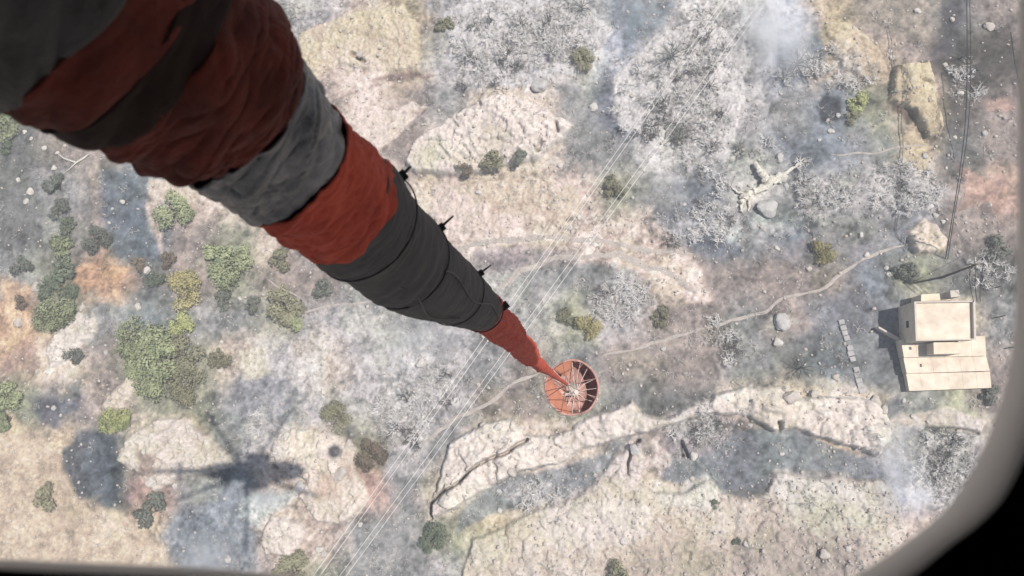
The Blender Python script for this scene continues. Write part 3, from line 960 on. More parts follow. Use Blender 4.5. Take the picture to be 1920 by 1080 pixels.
SHRUBS = [
    (335, 400, 36, 'green', 'round green bush on the pale spur under the red sleeve'),
    (125, 462, 25, 'green', 'bright round green bush in the left column of bushes'),
    (112, 352, 24, 'grey', 'dull grey green bush at the top of the left column of bushes'),
    (112, 394, 20, 'grey', 'small grey green bush between the column top and the bright round bush'),
    (132, 428, 19, 'dark', 'small dark green bush touching the bright round bush from above'),
    (48, 502, 21, 'grey', 'lone sooty grey bush near the left edge'),
    (128, 508, 25, 'dark', 'dark green bush left of the orange soil patch'),
    (92, 536, 26, 'dark', 'dark green bush lower left of the orange soil patch'),
    (130, 548, 18, 'dark', 'small dark bush under the orange soil patch'),
    (112, 588, 38, 'green', 'large green bush at the foot of the left column of bushes'),
    (190, 452, 27, 'grey', 'ash dusted bush right of the bright round bush'),
    (440, 496, 42, 'green', 'large bright green bush below the tape band of the sleeve'),
    (408, 484, 24, 'green', 'smaller green bush joined to the left of the large bright bush'),
    (352, 546, 33, 'yellow', 'yellowing bush left below the large bright green bush'),
    (298, 522, 17, 'dark', 'small dark green bush left of the yellowing bush'),
    (262, 498, 15, 'brown', 'small scorched bush above the small dark green bush'),
    (318, 486, 17, 'brown', 'small brown scorched bush between two green bushes'),
    (338, 606, 27, 'bright', 'yellow green bush at the top of the big thicket'),
    (255, 636, 34, 'green', 'green bush at the upper left corner of the big thicket'),
    (300, 662, 48, 'green', 'widest green bush in the middle of the big thicket'),
    (345, 672, 38, 'olive', 'olive bush on the right side of the big thicket'),
    (262, 684, 26, 'green', 'green bush at the left edge of the big thicket'),
    (308, 712, 40, 'green', 'green bush at the bottom of the big thicket'),
    (358, 722, 32, 'olive', 'olive bush at the bottom right of the big thicket'),
    (418, 672, 21, 'olive', 'small olive bush right of the big thicket'),
    (533, 484, 23, 'olive', 'square looking olive bush just below the dark cuff of the sleeve'),
    (535, 576, 36, 'olive', 'wide olive bush below the dark grey sleeve'),
    (556, 596, 20, 'green', 'small green bush joined to the wide olive bush'),
    (634, 782, 28, 'olive', 'round olive bush above the pale rocks beside the helicopter shadow'),
    (222, 786, 28, 'bright', 'vivid yellow green bush above the dark burnt pool'),
    (94, 928, 24, 'olive', 'lone olive bush on the tan slope at lower left'),
    (22, 742, 32, 'green', 'green bush at the left edge above the tan slope'),
    (20, 786, 20, 'green', 'smaller green bush at the left edge below its neighbour'),
    (286, 948, 24, 'grey', 'pale grey green bush under the shadow of the tail boom'),
    (270, 972, 18, 'grey', 'small striped grey bush below the pale grey green bush'),
    (702, 854, 30, 'brown', 'brown scorched bush between the wires and the pale rocks'),
    (816, 1010, 28, 'dark', 'dark green bush at the lower end of the cracked ridge'),
    (1108, 604, 28, 'yellow', 'yellow scorched bush above the bucket'),
    (1066, 600, 20, 'olive', 'sparse olive bush left of the yellow scorched bush'),
    (1238, 592, 20, 'olive', 'small green brown bush right of the yellow scorched bush'),
    (1152, 350, 24, 'olive', 'green bush between the two pairs of wires'),
    (926, 302, 24, 'olive', 'olive bush at the lower edge of the upper rock outcrop'),
    (968, 296, 18, 'grey', 'grey bush right of the olive bush on the upper outcrop'),
    (872, 316, 16, 'brown', 'brown bush left of the olive bush on the upper outcrop'),
    (1606, 192, 20, 'bright', 'small light green bush right of the black burnt pit'),
    (1600, 222, 15, 'olive', 'small olive bush just under the light green bush'),
    (1096, 116, 26, 'olive', 'olive grey bush right of the white thicket at the top'),
    (832, 44, 22, 'olive', 'olive bush left of the white thicket at the top'),
    (16, 240, 28, 'green', 'green bush under the sleeve at the left edge'),
    (14, 276, 15, 'dark', 'small dark bush under the green one at the upper left edge'),
    (556, 1066, 32, 'olive', 'olive bush at the bottom edge left of the wires'),
    (1160, 1078, 24, 'olive', 'dark olive bush at the bottom edge below the ridge'),
    (1548, 470, 26, 'yellow', 'dry yellow bush left of the pale footpath'),
    (1338, 946, 8, 'dark', 'tiny round dark bush on the stony slope, left of two'),
    (1380, 1016, 8, 'dark', 'tiny round dark bush on the stony slope, lower of two'),
    (1380, 1018, 9, 'dark', None),
    (608, 540, 22, 'grey', 'grey green bush against the lower edge of the dark sleeve'),
    (470, 572, 18, 'grey', 'small grey bush left of the wide olive bush'),
    (420, 566, 18, 'grey', 'small dusty bush below the large bright green bush'),
    (40, 568, 14, 'brown', 'small brown bush on the orange soil at the left edge'),
    (1862, 470, 24, 'grey', 'sparse grey bush right of the utility pole'),
    (1700, 510, 22, 'grey', 'sooty bush above the roof of the stone house'),
    (1846, 738, 20, 'grey', 'dull bush at the lower right corner of the house'),
    (140, 664, 18, 'grey', 'sooty bush on the pale rock below the left column of bushes'),
]
for k, (x, y, r, kind, lb) in enumerate(SHRUBS):
    if lb is None: continue
    p = gat(x, y)
    R = r / 13.6 * (1.22 if x < 560 else 1.08)
    o = empty('green_shrub' if kind in ('green', 'bright', 'dark') else 'dry_shrub', p, lb, 'bush', 'bushes that survived the fire', random.random() * 6.28)
    c = link('crown', crown_for(kind, k % 5, r >= 26), None, o)
    c.scale = (R * 1.08, R * 1.0, R * 0.85)
    t = link('trunk', _tk[k % 3], None, o)
    t.scale = (R, R, R * 0.8)

# burnt brush: pale twigs
M_twig = material('ash_white_twigs', alb(236, 234, 233, .68), 0.9, (1.6, 0.9), None, 0, alb(190, 186, 182, .6))
M_twig_s = material('sooty_pale_twigs', alb(216, 212, 208, .60), 0.9, (1.6, 0.9), None, 0, alb(160, 156, 152, .5))
M_twig_d = material('charred_twigs', alb(132, 130, 128, .4), 0.9, (1.2, 0.7), None, 0, alb(92, 90, 90, .4))


def twigs(seed, limbs=7, sub=(3, 3), spread=1.0):
    """a burnt bush: limbs that fork twice, drawn as thin tapering blades"""
    r = random.Random(seed)
    V, F = [], []

    def ribbon(a, b, w0, w1):
        d = (b - a)
        s = d.cross(Vector((r.uniform(-.5, .5), r.uniform(-.5, .5), 1)))
        if s.length < 1e-5: s = Vector((1, 0, 0))
        s.normalize()
        i = len(V)
        V.extend([a - s * w0, a + s * w0, b + s * w1, b - s * w1])
        F.append((i, i + 1, i + 2, i + 3))

    def grow(p, d, L, w, lv):
        m = p + d * L * .5 + Vector((r.gauss(0, .1), r.gauss(0, .1), r.gauss(0, .05))) * L
        e = m + (d + Vector((r.gauss(0, .45), r.gauss(0, .45), r.gauss(.1, .25)))).normalized() * L * .5
        ribbon(p, m, w, w * .75)
        ribbon(m, e, w * .75, w * .4)
        if lv < len(sub):
            for q in range(sub[lv]):
                s0 = p.lerp(m, .6 + .4 * r.random()) if q == 0 else m.lerp(e, r.random())
                d2 = (d + Vector((r.gauss(0, .75), r.gauss(0, .75), r.gauss(.1, .3)))).normalized()
                grow(s0, d2, L * r.uniform(.5, .75), w * .6, lv + 1)
    for k in range(limbs):
        a = k * 6.283 / limbs + r.uniform(-.5, .5)
        off = Vector((r.gauss(0, .16), r.gauss(0, .16), 0))
        d = Vector((math.cos(a) * r.uniform(.4, 1), math.sin(a) * r.uniform(.4, 1), r.uniform(.25, .9))).normalized()
        grow(off, d, spread * r.uniform(.4, .62), .034, 0)
    return np.array([tuple(v) for v in V]), np.array(F)


TW = [twigs(s, 8, (3, 3)) for s in range(6)]
TWS = [twigs(s + 20, 6, (2, 2)) for s in range(6)]
twig_mesh = {}
for k, (v, f) in enumerate(TW):
    for d, mt in (('w', M_twig), ('d', M_twig_d)):
        me = np_mesh('burnt_shrub', v, f, 4)
        me.materials.append(mt)
        twig_mesh[(k, d)] = me


def zone(x, y):
    if y < 330 and 800 <= x < 1140: return 'in the thicket at the top centre', 'tc'
    if y < 330 and 1140 <= x < 1430: return 'in the whitest thicket right of the wires', 'tw'
    if y < 330 and x >= 1430: return 'in the smoky thicket near the black pit', 'ts'
    if y < 330: return 'on the rubble above the red sleeve', 'tl'
    if y < 560 and x >= 1500: return 'between the footpath and the cables', 'rp'
    if y < 560 and x >= 1180: return 'around the bleached fallen tree', 'ft'
    if y < 560 and x >= 700: return 'on the pink ground beside the dark sleeve', 'pk'
    if y < 560: return 'among the bushes at the left', 'lb'
    if y < 760 and x >= 1100: return 'on the slope right of the bucket', 'rb'
    if y < 760 and x >= 520: return 'on the ashy slope left of the bucket', 'ls'
    if x >= 1640: return 'in the white patch by the frame corner', 'wc'
    if x >= 1200: return 'below the cracked pale ridge', 'br'
    if x >= 640: return 'along the wires at the bottom', 'bw'
    return 'around the helicopter shadow', 'hs'


WT = {'w': 1.0, 'v': .75, 'l': .55, 'g': .28, 'b': .3, 'P': .10, 'p': .16, 'm': .16, 'd': .12, 'e': .2}
CL = [  # dense clusters seen in the photograph: x, y, rx, ry, how many
    (1230, 200, 70, 90, 90), (1290, 240, 80, 60, 90), (1320, 100, 70, 80, 70), (960, 70, 110, 70, 120), (1060, 60, 70, 60, 60), (900, 130, 50, 50, 40),
    (1540, 370, 60, 45, 50), (1690, 350, 70, 45, 60), (1400, 320, 120, 60, 60), (1170, 560, 60, 40, 50), (1310, 800, 60, 35, 50), (1770, 870, 60, 60, 90),
    (760, 780, 60, 60, 60), (820, 720, 50, 50, 40), (1350, 640, 60, 40, 26), (500, 820, 40, 50, 24), (1590, 130, 60, 50, 30), (1850, 510, 40, 50, 26), (1800, 150, 60, 40, 16), (1000, 920, 70, 30, 24), (1300, 420, 90, 40, 40),
    (1490, 130, 40, 40, 20), (540, 40, 30, 40, 16), (870, 560, 90, 30, 20),
]
cand = []
for (cx, cy, rx_, ry_, n) in CL:
    for _ in range(n):
        a, d = random.random() * 6.283, random.random() ** 0.6
        cand.append((cx + math.cos(a) * d * rx_, cy + math.sin(a) * d * ry_, random.uniform(0.9, 1.7)))
while len(cand) < 2900:
    x, y = random.uniform(0, 1905), random.uniform(0, 1078)
    c = CELLS[min(13, int(y / 80))][min(23, int(x / 80))]
    if random.random() < WT.get(c, 0.03):
        cand.append((x, y, random.uniform(0.5, 1.2)))
sleeve_poly = [(-50, -50), (490, -50), (560, 110), (650, 240), (940, 560), (1010, 680), (885, 620), (700, 560), (360, 330), (-50, 190)]


def in_poly(x, y, pol):
    r = False
    for i in range(len(pol)):
        (ax, ay), (bx, by) = pol[i], pol[i - 1]
        if (ay > y) != (by > y) and x < (bx - ax) * (y - ay) / (by - ay) + ax: r = not r
    return r


cand = [c for c in cand if not (abs(c[0] - 1436) < 62 and abs(c[1] - 352) < 52)]
cand = [c for c in cand if not in_poly(c[0], c[1], sleeve_poly) and not (1640 < c[0] < 1865 and 545 < c[1] < 745)]
cand.sort(key=lambda c: -c[2])
sv, sf, off = [], [], 0
for k, (x, y, s) in enumerate(cand):
    p = gat(x, y)
    dark = random.random() < 0.22
    vi = random.randrange(6)
    a = random.random() * 6.283
    if k < 285:
        o = link('burnt_shrub', twig_mesh[(vi, 'd' if dark else 'w')])
        o.location = p
        o.rotation_euler = (0, 0, a)
        o.scale = (s * 1.15,) * 3
        zn, zk = zone(x, y)
        tag(o, '%s burnt bare bush %s' % ('charred dark' if dark else 'ash white', zn), 'burnt bush', 'burnt bushes ' + zn)
    else:
        v, f = TWS[vi]
        ca_, sa_ = math.cos(a) * s, math.sin(a) * s
        q = np.stack([v[:, 0] * ca_ - v[:, 1] * sa_ + p.x, v[:, 0] * sa_ + v[:, 1] * ca_ + p.y, v[:, 2] * s + p.z], 1)
        sv.append(q)
        sf.append(f + off)
        off += len(v)
o = link('burnt_brush', np_mesh('burnt_brush', np.concatenate(sv), np.concatenate(sf), 4), M_twig_s)
tag(o, 'pale ash covered twigs of burnt brush over the slope', 'brush', kind='stuff')

# larger bare trees with dark limbs


def bare_tree(x, y, R, label, mat):
    p = gat(x, y)
    o = empty('bare_tree', p, label, 'tree', 'bare burnt trees')
    bm = bmesh.new()
    add_tube(bm, [(0, 0, -0.2), (0.03, 0, R * .3), (0, 0, R * 0.55)], [R * .07, R * .06, R * .045], 8)
    link('trunk', bm_mesh('trunk', bm), mat, o)
    rnd = random.Random(x)
    for k in range(9):
        a = k * 0.7 + rnd.random() * .4
        bm = bmesh.new()
        st_ = Vector((0, 0, R * (0.3 + 0.25 * rnd.random())))
        e = Vector((math.cos(a) * R * rnd.uniform(.7, 1), math.sin(a) * R * rnd.uniform(.7, 1), R * rnd.uniform(.6, 1)))
        m = st_.lerp(e, .5) + Vector((0, 0, R * .1))
        add_tube(bm, [st_, m, e], [R * .035, R * .022, R * .008], 5, False)
        for q in range(4):
            s0 = st_.lerp(m, .4 + .6 * rnd.random()) if q < 2 else m.lerp(e, rnd.random() * .8)
            a2 = a + rnd.uniform(-1.1, 1.1)
            add_tube(bm, [s0, s0 + Vector((math.cos(a2), math.sin(a2), rnd.uniform(0, .6))) * R * .38], [R * .014, R * .005], 4, False)
        link('limb', bm_mesh('limb', bm), mat, o)


M_limb = material('charred_limbs', (0.05, 0.05, 0.052), 0.9, (3, .6))
M_limb_g = material('grey_green_limbs', (0.13, 0.145, 0.13), 0.9, (3, .6))
bare_tree(1257, 112, 2.6, 'bare tree with dark radiating limbs in the whitest thicket', M_limb_g)
bare_tree(1490, 128, 2.6, 'bare blue grey tree beside the drifting smoke', M_limb)
bare_tree(1330, 165, 1.6, 'small charred tree where the upper wires cross the white thicket', M_limb)
bare_tree(1090, 20, 2.2, 'bare dark tree at the top edge right of centre', M_limb_g)
bare_tree(545, 45, 1.7, 'bare dark tree just right of the sleeve at the top edge', M_limb_g)
bare_tree(1270, 256, 1.8, 'low bare tree at the bottom of the whitest thicket', M_limb_g)
bare_tree(1500, 690, 1.9, 'charred curved tree on the slope left of the house', M_limb)
bare_tree(1032, 105, 1.3, 'small charred tree in the middle of the top thicket', M_limb)
bare_tree(1800, 110, 1.6, 'dark bare tree left of the black cables at the top', M_limb)

# ------------------------------------------------------------------ stones


def boulder_mesh(seed, sub=3, flat=0.6):
    bm = bmesh.new()
    bmesh.ops.create_icosphere(bm, subdivisions=sub, radius=1)
    o = Vector((seed * 3.7, seed * 1.3, 9))
    planes = []
    rnd = random.Random(seed)
    for _ in range(9):
        n = Vector((rnd.gauss(0, 1), rnd.gauss(0, 1), rnd.gauss(0.2, 1))).normalized()
        planes.append((n, rnd.uniform(0.62, 0.9)))
    for v in bm.verts:
        c = v.co
        for n, d in planes:
            e = c.dot(n) - d
            if e > 0: c = c - n * e * 0.85
        c = c * (1 + 0.16 * mnoise.noise(c * 1.7 + o) + 0.07 * mnoise.noise(c * 5 + o))
        v.co = Vector((c.x, c.y, c.z * flat))
    return bm_mesh('boulder', bm)


M_stone = material('pale_limestone', alb(222, 214, 206, .52), 0.9, (1.5, 0.8), (5, 0.05), 0, alb(184, 172, 162, .5))
M_stone_g = material('grey_limestone', alb(210, 208, 205, .56), 0.9, (1.5, 0.8), (5, 0.05), 0, alb(176, 172, 170, .52))
M_stone_w = material('white_limestone', alb(226, 221, 214, .58), 0.9, (1.5, 0.8), (5, 0.04), 0, alb(190, 182, 174, .5))
bms = {}
for mk, mt in (('p', M_stone), ('g', M_stone_g), ('w', M_stone_w)):
    for s in range(5):
        if (mk, s) not in bms:
            me = boulder_mesh(s + 1)
            me.materials.append(mt)
            me.name = 'boulder'
            bms[(mk, s)] = me


def stone(x, y, r, mk, label, group='pale stones scattered on the burnt slope'):
    p = gat(x, y)
    R = r / 13.6 * (0.8 if r > 9 else 0.72)
    o = link('boulder', bms[(mk, random.randrange(5))])
    o.location = p + Vector((0, 0, R * 0.18))
    o.rotation_euler = (0, 0, random.random() * 6.28)
    o.scale = (R, R * random.uniform(.8, 1.1), R * random.uniform(.8, 1.1))
    tag(o, label, 'boulder', group)


BOULD = [
    (1438, 390, 26, 'g', 'round grey boulder in the crook of the bleached fallen tree'),
    (1012, 162, 19, 'g', 'oval grey boulder between the upper outcrop and the white thicket'),
    (1113, 201, 11, 'w', 'white oval boulder right of the upper outcrop'),
    (1462, 297, 12, 'g', 'flat oval stone above the bleached fallen tree'),
    (1474, 349, 9, 'g', 'small upright stone right of the bleached fallen tree'),
    (1457, 466, 8, 'w', 'small white stone on the dark ground below the fallen tree'),
    (1466, 604, 20, 'g', 'flat pale slab beside the footpath above the bucket slope'),
    (1458, 643, 12, 'w', 'white stone on the slope below the footpath'),
    (1768, 416, 6, 'w', 'tiny white stone between the big pale boulder and the cables'),
    (1754, 404, 8, 'g', 'grey stone above the big pale boulder by the cables'),
    (1668, 515, 8, 'w', 'white stone above the house roof corner'),
    (1624, 478, 8, 'w', 'white stone on the upper side of the footpath'),
    (1614, 441, 8, 'w', 'white stone on the dark ground above the footpath'),
    (47, 248, 8, 'w', 'upper stone of the string of white stones at far left'),
    (59, 260, 6, 'w', 'second stone of the string of white stones at far left'),
    (84, 278, 8, 'w', 'third stone of the string of white stones at far left'),
    (108, 287, 7, 'w', 'last stone of the string, beside the pale twig'),
    (102, 315, 9, 'w', 'white stone above the dull grey green bush'),
    (35, 338, 8, 'w', 'white stone near the left edge above two larger ones'),
    (58, 360, 11, 'w', 'large white stone near the left edge'),
    (50, 378, 9, 'w', 'white stone just below the large white one at left'),
    (191, 431, 9, 'g', 'pale stone beside the ash dusted bush'),
    (230, 378, 8, 'w', 'bright bluish white stone on the dark burnt hollow'),
    (205, 418, 5, 'w', 'tiny stone above the ash dusted bush'),
    (284, 904, 14, 'w', 'bright white boulder left of the tail boom shadow'),
    (472, 796, 8, 'w', 'white stone above the helicopter shadow'),
    (478, 820, 7, 'w', 'white stone directly above the shadow of the cabin'),
    (538, 818, 11, 'w', 'white rounded boulder at the corner of the rocks by the shadow'),
    (566, 915, 16, 'g', 'pale rounded boulder right of the shadow nose'),
    (640, 888, 18, 'p', 'smooth pink boulder on the rocks right of the shadow'),
    (655, 832, 12, 'p', 'cream boulder at the upper right of the rocks by the shadow'),
    (428, 1050, 9, 'w', 'smoking white stone at the bottom edge'),
    (600, 1030, 10, 'w', 'white stone left of the lower wires'),
    (155, 578, 10, 'p', 'pale stone below the left column of bushes'),
    (276, 507, 10, 'w', 'white stone left of the small dark green bush'),
    (70, 540, 14, 'p', 'cream boulder on the orange soil at the left edge'),
    (36, 605, 13, 'p', 'cream boulder on the orange strip at the left edge'),
    (259, 575, 10, 'w', 'pale stone between the big thicket and the orange patch'),
    (934, 801, 11, 'w', 'white block at the top of the cracked ridge'),
    (960, 886, 11, 'p', 'rounded cream stone at the lower side of the ridge'),
    (936, 922, 8, 'g', 'grey stone on the ash below the ridge'),
    (937, 957, 7, 'w', 'bright white stone on the ash below the ridge'),
    (1190, 842, 13, 'g', 'grey boulder in the cleft between the two pale ridges'),
    (1482, 745, 18, 'p', 'rounded cream boulder on top of the long ridge'),
    (1525, 742, 13, 'p', 'smaller cream boulder right of the rounded one on the ridge'),
    (1640, 752, 12, 'p', 'cream boulder at the right end of the long ridge'),
    (1655, 768, 10, 'p', 'cream boulder just under the ridge end boulder'),
    (1170, 1014, 10, 'w', 'white boulder on the stony slope below the ridges'),
    (1545, 1040, 12, 'p', 'pale block on the stony slope near the bottom edge'),
    (1400, 1020, 9, 'g', 'grey stone near the tiny dark bushes'),
    (1712, 782, 7, 'w', 'small white stone right of the long ridge end'),
    (1720, 905, 10, 'w', 'bright stone in the white patch by the frame corner'),
    (1300, 855, 11, 'w', 'white stone beside the small dark cleft below the ridge'),
    (1558, 247, 9, 'w', 'white stone just under the black burnt pit'),
    (1536, 263, 5, 'w', 'tiny white stone lower left of the black pit'),
    (1672, 108, 8, 'w', 'white stone between the two tan rocks'),
    (1668, 96, 6, 'w', 'small white stone above its neighbour by the tan rocks'),
    (1720, 22, 9, 'w', 'pale stone at the top edge left of the cables'),
    (1853, 50, 13, 'p', 'pinkish boulder at the top right corner'),
    (1800, 175, 9, 'w', 'pale stone left of the cables beside the tan rock'),
    (1846, 250, 8, 'g', 'grey stone right of the cables'),
    (1790, 258, 6, 'w', 'tiny white stone left of the cables'),
    (676, 102, 11, 'p', 'cream boulder beside the dark crack near the top'),
    (670, 168, 6, 'w', 'small white stone above the tape band'),
    (1050, 310, 7, 'w', 'white stone right of the grey bush on the upper outcrop'),
    (1292, 430, 6, 'w', 'small white stone by the dark hollow above the footpath'),
    (1270, 450, 7, 'w', 'upright white stone at the right end of the arc path'),
    (790, 680, 14, 'w', 'chalky boulder on the ashy slope below the dark sleeve'),
    (450, 560, 6, 'w', 'small stone under the large bright green bush'),
]
for b in BOULD: stone(*b)
# many more stones nothing tells apart, zone by zone
nst = 0
while nst < 90:
    x, y = random.uniform(10, 1890), random.uniform(5, 1070)
    c = CELLS[min(13, int(y / 80))][min(23, int(x / 80))]
    if random.random() > {'P': .9, 'p': .6, 't': .35, 'w': .5, 'l': .4}.get(c, 0.22): continue
    if in_poly(x, y, sleeve_poly) or (1640 < x < 1865 and 545 < y < 745): continue
    zn, zk = zone(x, y)
    stone(x, y, random.uniform(4, 8.5), random.choice('ppgw'), 'small pale loose stone ' + zn, 'loose stones ' + zn)
    nst += 1
# rubble too small to count
ico = bmesh.new()
bmesh.ops.create_icosphere(ico, subdivisions=1, radius=1)
iv = np.array([v.co[:] for v in ico.verts])
ico.verts.index_update()
iface = np.array([[v.index for v in f.verts] for f in ico.faces])
ico.free()
for mname, frac, cnt in (('rubble', 0, 2600), ('gravel', 1, 2400)):
    VV, FF, off = [], [], 0
    k = 0
    while k < cnt:
        x, y = random.uniform(0, 1905), random.uniform(0, 1080)
        c = CELLS[min(13, int(y / 80))][min(23, int(x / 80))]
        pr = {'P': .9, 'p': .7, 't': .6, 'w': .5, 'l': .4, 'm': .4}.get(c, 0.25)
        if y > 900 and 1000 < x < 1700: pr = 1
        if random.random() > pr: continue
        if (1640 < x < 1865 and 545 < y < 745): continue
        if frac and any(in_poly(x, y, ROCKS[q][0]) for q in (0, 2, 4, 5, 6)): continue
        p = gat(x, y)
        s = random.uniform(.07, .2) if frac else random.uniform(.1, .34) * random.uniform(.6, 1)
        j = iv * (np.array([1, random.uniform(.6, 1), random.uniform(.5, .9)]) * s) + rng.normal(size=iv.shape) * s * .12
        a = random.random() * 6.28
        q = np.stack([j[:, 0] * math.cos(a) - j[:, 1] * math.sin(a) + p.x, j[:, 0] * math.sin(a) + j[:, 1] * math.cos(a) + p.y, j[:, 2] + p.z + s * .2], 1)
        VV.append(q)
        FF.append(iface + off)
        off += len(q)
        k += 1
    o = link(mname, np_mesh(mname, np.concatenate(VV), np.concatenate(FF), 3), M_stone)
    tag(o, 'loose rubble lying over the slope' if frac == 0 else 'fine grey gravel lying over the slope', mname, kind='stuff')

# bleached fallen tree
M_bleach = material('bleached_wood', alb(232, 227, 214, .66), 0.8, (4, .8), (10, .02), 0, alb(184, 178, 166, .55))
fo = gat(1432, 350)
ft_ = empty('fallen_tree', fo, 'bleached fallen tree with forked trunk around a grey boulder', 'fallen tree')


def loc(x, y, h):
    p = gat(x, y)
    return Vector((p.x, p.y, p.z + h)) - fo




def gnarled(name, pts, r0, r1, parent, flat=0.6, seed=0, amp=.3):
    P, Rr = [], []
    pts = [Vector(p) for p in pts]
    for a, b in zip(pts, pts[1:]):
        for k in range(6):
            P.append(a.lerp(b, k / 6))
    P.append(pts[-1])
    n = len(P) - 1
    for i in range(n + 1):
        P[i] = P[i] + Vector((mnoise.noise(Vector((i * .5, seed, 0))), mnoise.noise(Vector((i * .5, seed, 9))), 0)) * .18
        Rr.append((r0 + (r1 - r0) * i / n) * (1 + .5 * mnoise.noise(Vector((i * .7, seed, 5)))))
    me = tube_mesh(name, P, Rr, 14)
    for v in me.vertices:
        q = v.co * 1.6 + Vector((seed, 0, 0))
        v.co += Vector((mnoise.noise(q), mnoise.noise(q + Vector((9, 0, 0))), mnoise.noise(q + Vector((0, 9, 0))) * .6)) * amp * r0
    return link(name, me, M_bleach, parent)


gnarled('trunk', [loc(1470, 330, .4), loc(1448, 342, .5), loc(1425, 356, .5), loc(1402, 366, .4), loc(1390, 380, .3), loc(1388, 396, .1)], .62, .34, ft_, seed=1, amp=.5)
for q, (pts, r0, r1) in enumerate([([(1440, 346, .5), (1430, 332, .7), (1420, 320, .7), (1412, 308, .7)], .62, .22), ([(1458, 336, .4), (1474, 324, .5), (1490, 313, .5), (1506, 298, .4)], .32, .06),
                                   ([(1464, 334, .4), (1480, 322, .6), (1500, 308, .7)], .2, .04), ([(1402, 366, .3), (1384, 362, .3), (1368, 350, .2), (1360, 344, .1)], .22, .05),
                                   ([(1412, 362, .4), (1404, 380, .3), (1404, 396, .1)], .3, .1), ([(1440, 334, .6), (1455, 336, .6), (1464, 346, .4)], .35, .12), ([(1400, 370, .4), (1392, 366, .5), (1386, 372, .3)], .4, .15)]):
    gnarled('branch', [loc(*p) for p in pts], r0, r1, ft_, seed=q + 3)
tw = empty('dead_branch', gat(140, 300), 'pale curved dead branch beside the string of stones', 'branch')
f0 = tw.location.copy()
pp = [gat(x, y) - f0 + Vector((0, 0, .25)) for x, y in ((108, 287), (122, 298), (145, 306), (160, 297), (168, 290))]
link('stem', tube_mesh('stem', pp, [.05, .09, .16, .14, .05], 7), M_bleach, tw)
pp = [gat(x, y) - f0 + Vector((0, 0, .25)) for x, y in ((146, 305), (132, 318), (122, 326))]
link('twig', tube_mesh('twig', pp, [.1, .06, .03], 6), M_bleach, tw)

# ------------------------------------------------------------------ the sling line: a bundle hanging straight down
M_red = material('shaded_red_fabric', (0.095, 0.016, 0.010), 0.85, (5, 0.95), (26, 0.014), 0, (0.04, 0.010, 0.007), 0.2)  # upper sleeve: the hull's shade is put into this darker red
M_red2 = material('lower_red_fabric', (0.38, 0.056, 0.030), 0.8, (4, 0.8), (26, 0.014), 0, (0.24, 0.034, 0.02), 0.2)  # red of the lower sleeve, without the hull shade in its colour
M_redl = material('orange_red_fabric', (0.44, 0.085, 0.055), 0.8, (4, 0.6), (12, 0.02), 0, (0.28, 0.05, 0.035), 0.2)
M_tape = material('grey_duct_tape', (0.17, 0.155, 0.155), 0.45, (4.2, 1.0), (16, 0.014), 0.0, (0.022, 0.024, 0.03), 0.5)
M_tape_d = material('dull_grey_tape', (0.026, 0.024, 0.023), 0.6, (5, 0.8), (14, 0.014), 0.0, (0.022, 0.021, 0.022), 0.3)
M_darkred = material('dark_maroon_fabric', (0.016, 0.007, 0.006), 0.9, (3, .6), (14, .01))  # near-black maroon of the band between the upper red pieces
M_rubber = material('dark_grey_canvas', (0.058, 0.050, 0.048), 0.75, (4, 0.6), (9, 0.006), 0, (0.042, 0.037, 0.036), 0.2)
M_tie = material('black_nylon_tie', (0.008, 0.008, 0.009), 0.45)
M_tie_r = material('dark_strap', (0.022, 0.02, 0.02), 0.7)
M_cord = material('white_cord', (0.46, 0.40, 0.37), 0.8)
M_bucket = material('orange_bucket_fabric', (0.32, 0.135, 0.085), 0.85, (2.5, .9), (8, .02), 0, (0.24, 0.10, 0.075), 0.15)
M_bucket_in = material('red_bucket_lining', (0.40, 0.23, 0.20), 0.85, (3, .8), (8, .02))

# measured on the photograph: centre (px, py) and half width (px); the depth follows from a line that hangs plumb 1 m from the lens
STN = [(-260, -245, 350), (-40, -95, 290), (130, 0, 245), (250, 75, 222), (330, 125, 205), (396, 165, 196), (425, 190, 168), (448, 212, 150), (478, 240, 146), (540, 300, 126), (580, 335, 116), (621, 369, 112), (655, 395, 117), (680, 420, 112), (703, 443, 100), (745, 480, 95), (786, 516, 82), (830, 538, 68), (862, 558, 57), (890, 574, 45), (912, 588, 36),
       (925, 600, 33), (940, 613, 32), (956, 628, 28), (968, 640, 21), (980, 652, 24), (992, 666, 19), (1002, 676, 12), (1012, 684, 12), (1022, 692, 9), (1034, 700, 6.5), (1050, 712, 4), (1062, 720, 3.4)]
LOFF = 1.0


def stn_world(cx, cy, r):
    D = math.hypot(cx - NAD[0], cy - NAD[1])
    z = CAM.z - FPX * LOFF / D * 0.985
    c = at(cx, cy, z)
    d = ray(cx, cy)
    dep = (c - CAM).dot(FWD)
    return c, r * dep / FPX


stw = [stn_world(*s) for s in STN]


def interp(stations, sub):
    out = []
    for i in range(len(stations) - 1):
        (c0, r0), (c1, r1) = stations[i], stations[i + 1]
        for q in range(sub):
            t = q / sub
            out.append((c0.lerp(c1, t), r0 + (r1 - r0) * (t * t * (3 - 2 * t))))
    out.append(stations[-1])
    return out


SUB = 20
DENSE = interp(stw, SUB)


def lean(c, ca_, sa_, r):
    h = math.hypot(c.x, c.y)
    return 0.62 * r * (-(ca_ * c.x + sa_ * c.y) / h)


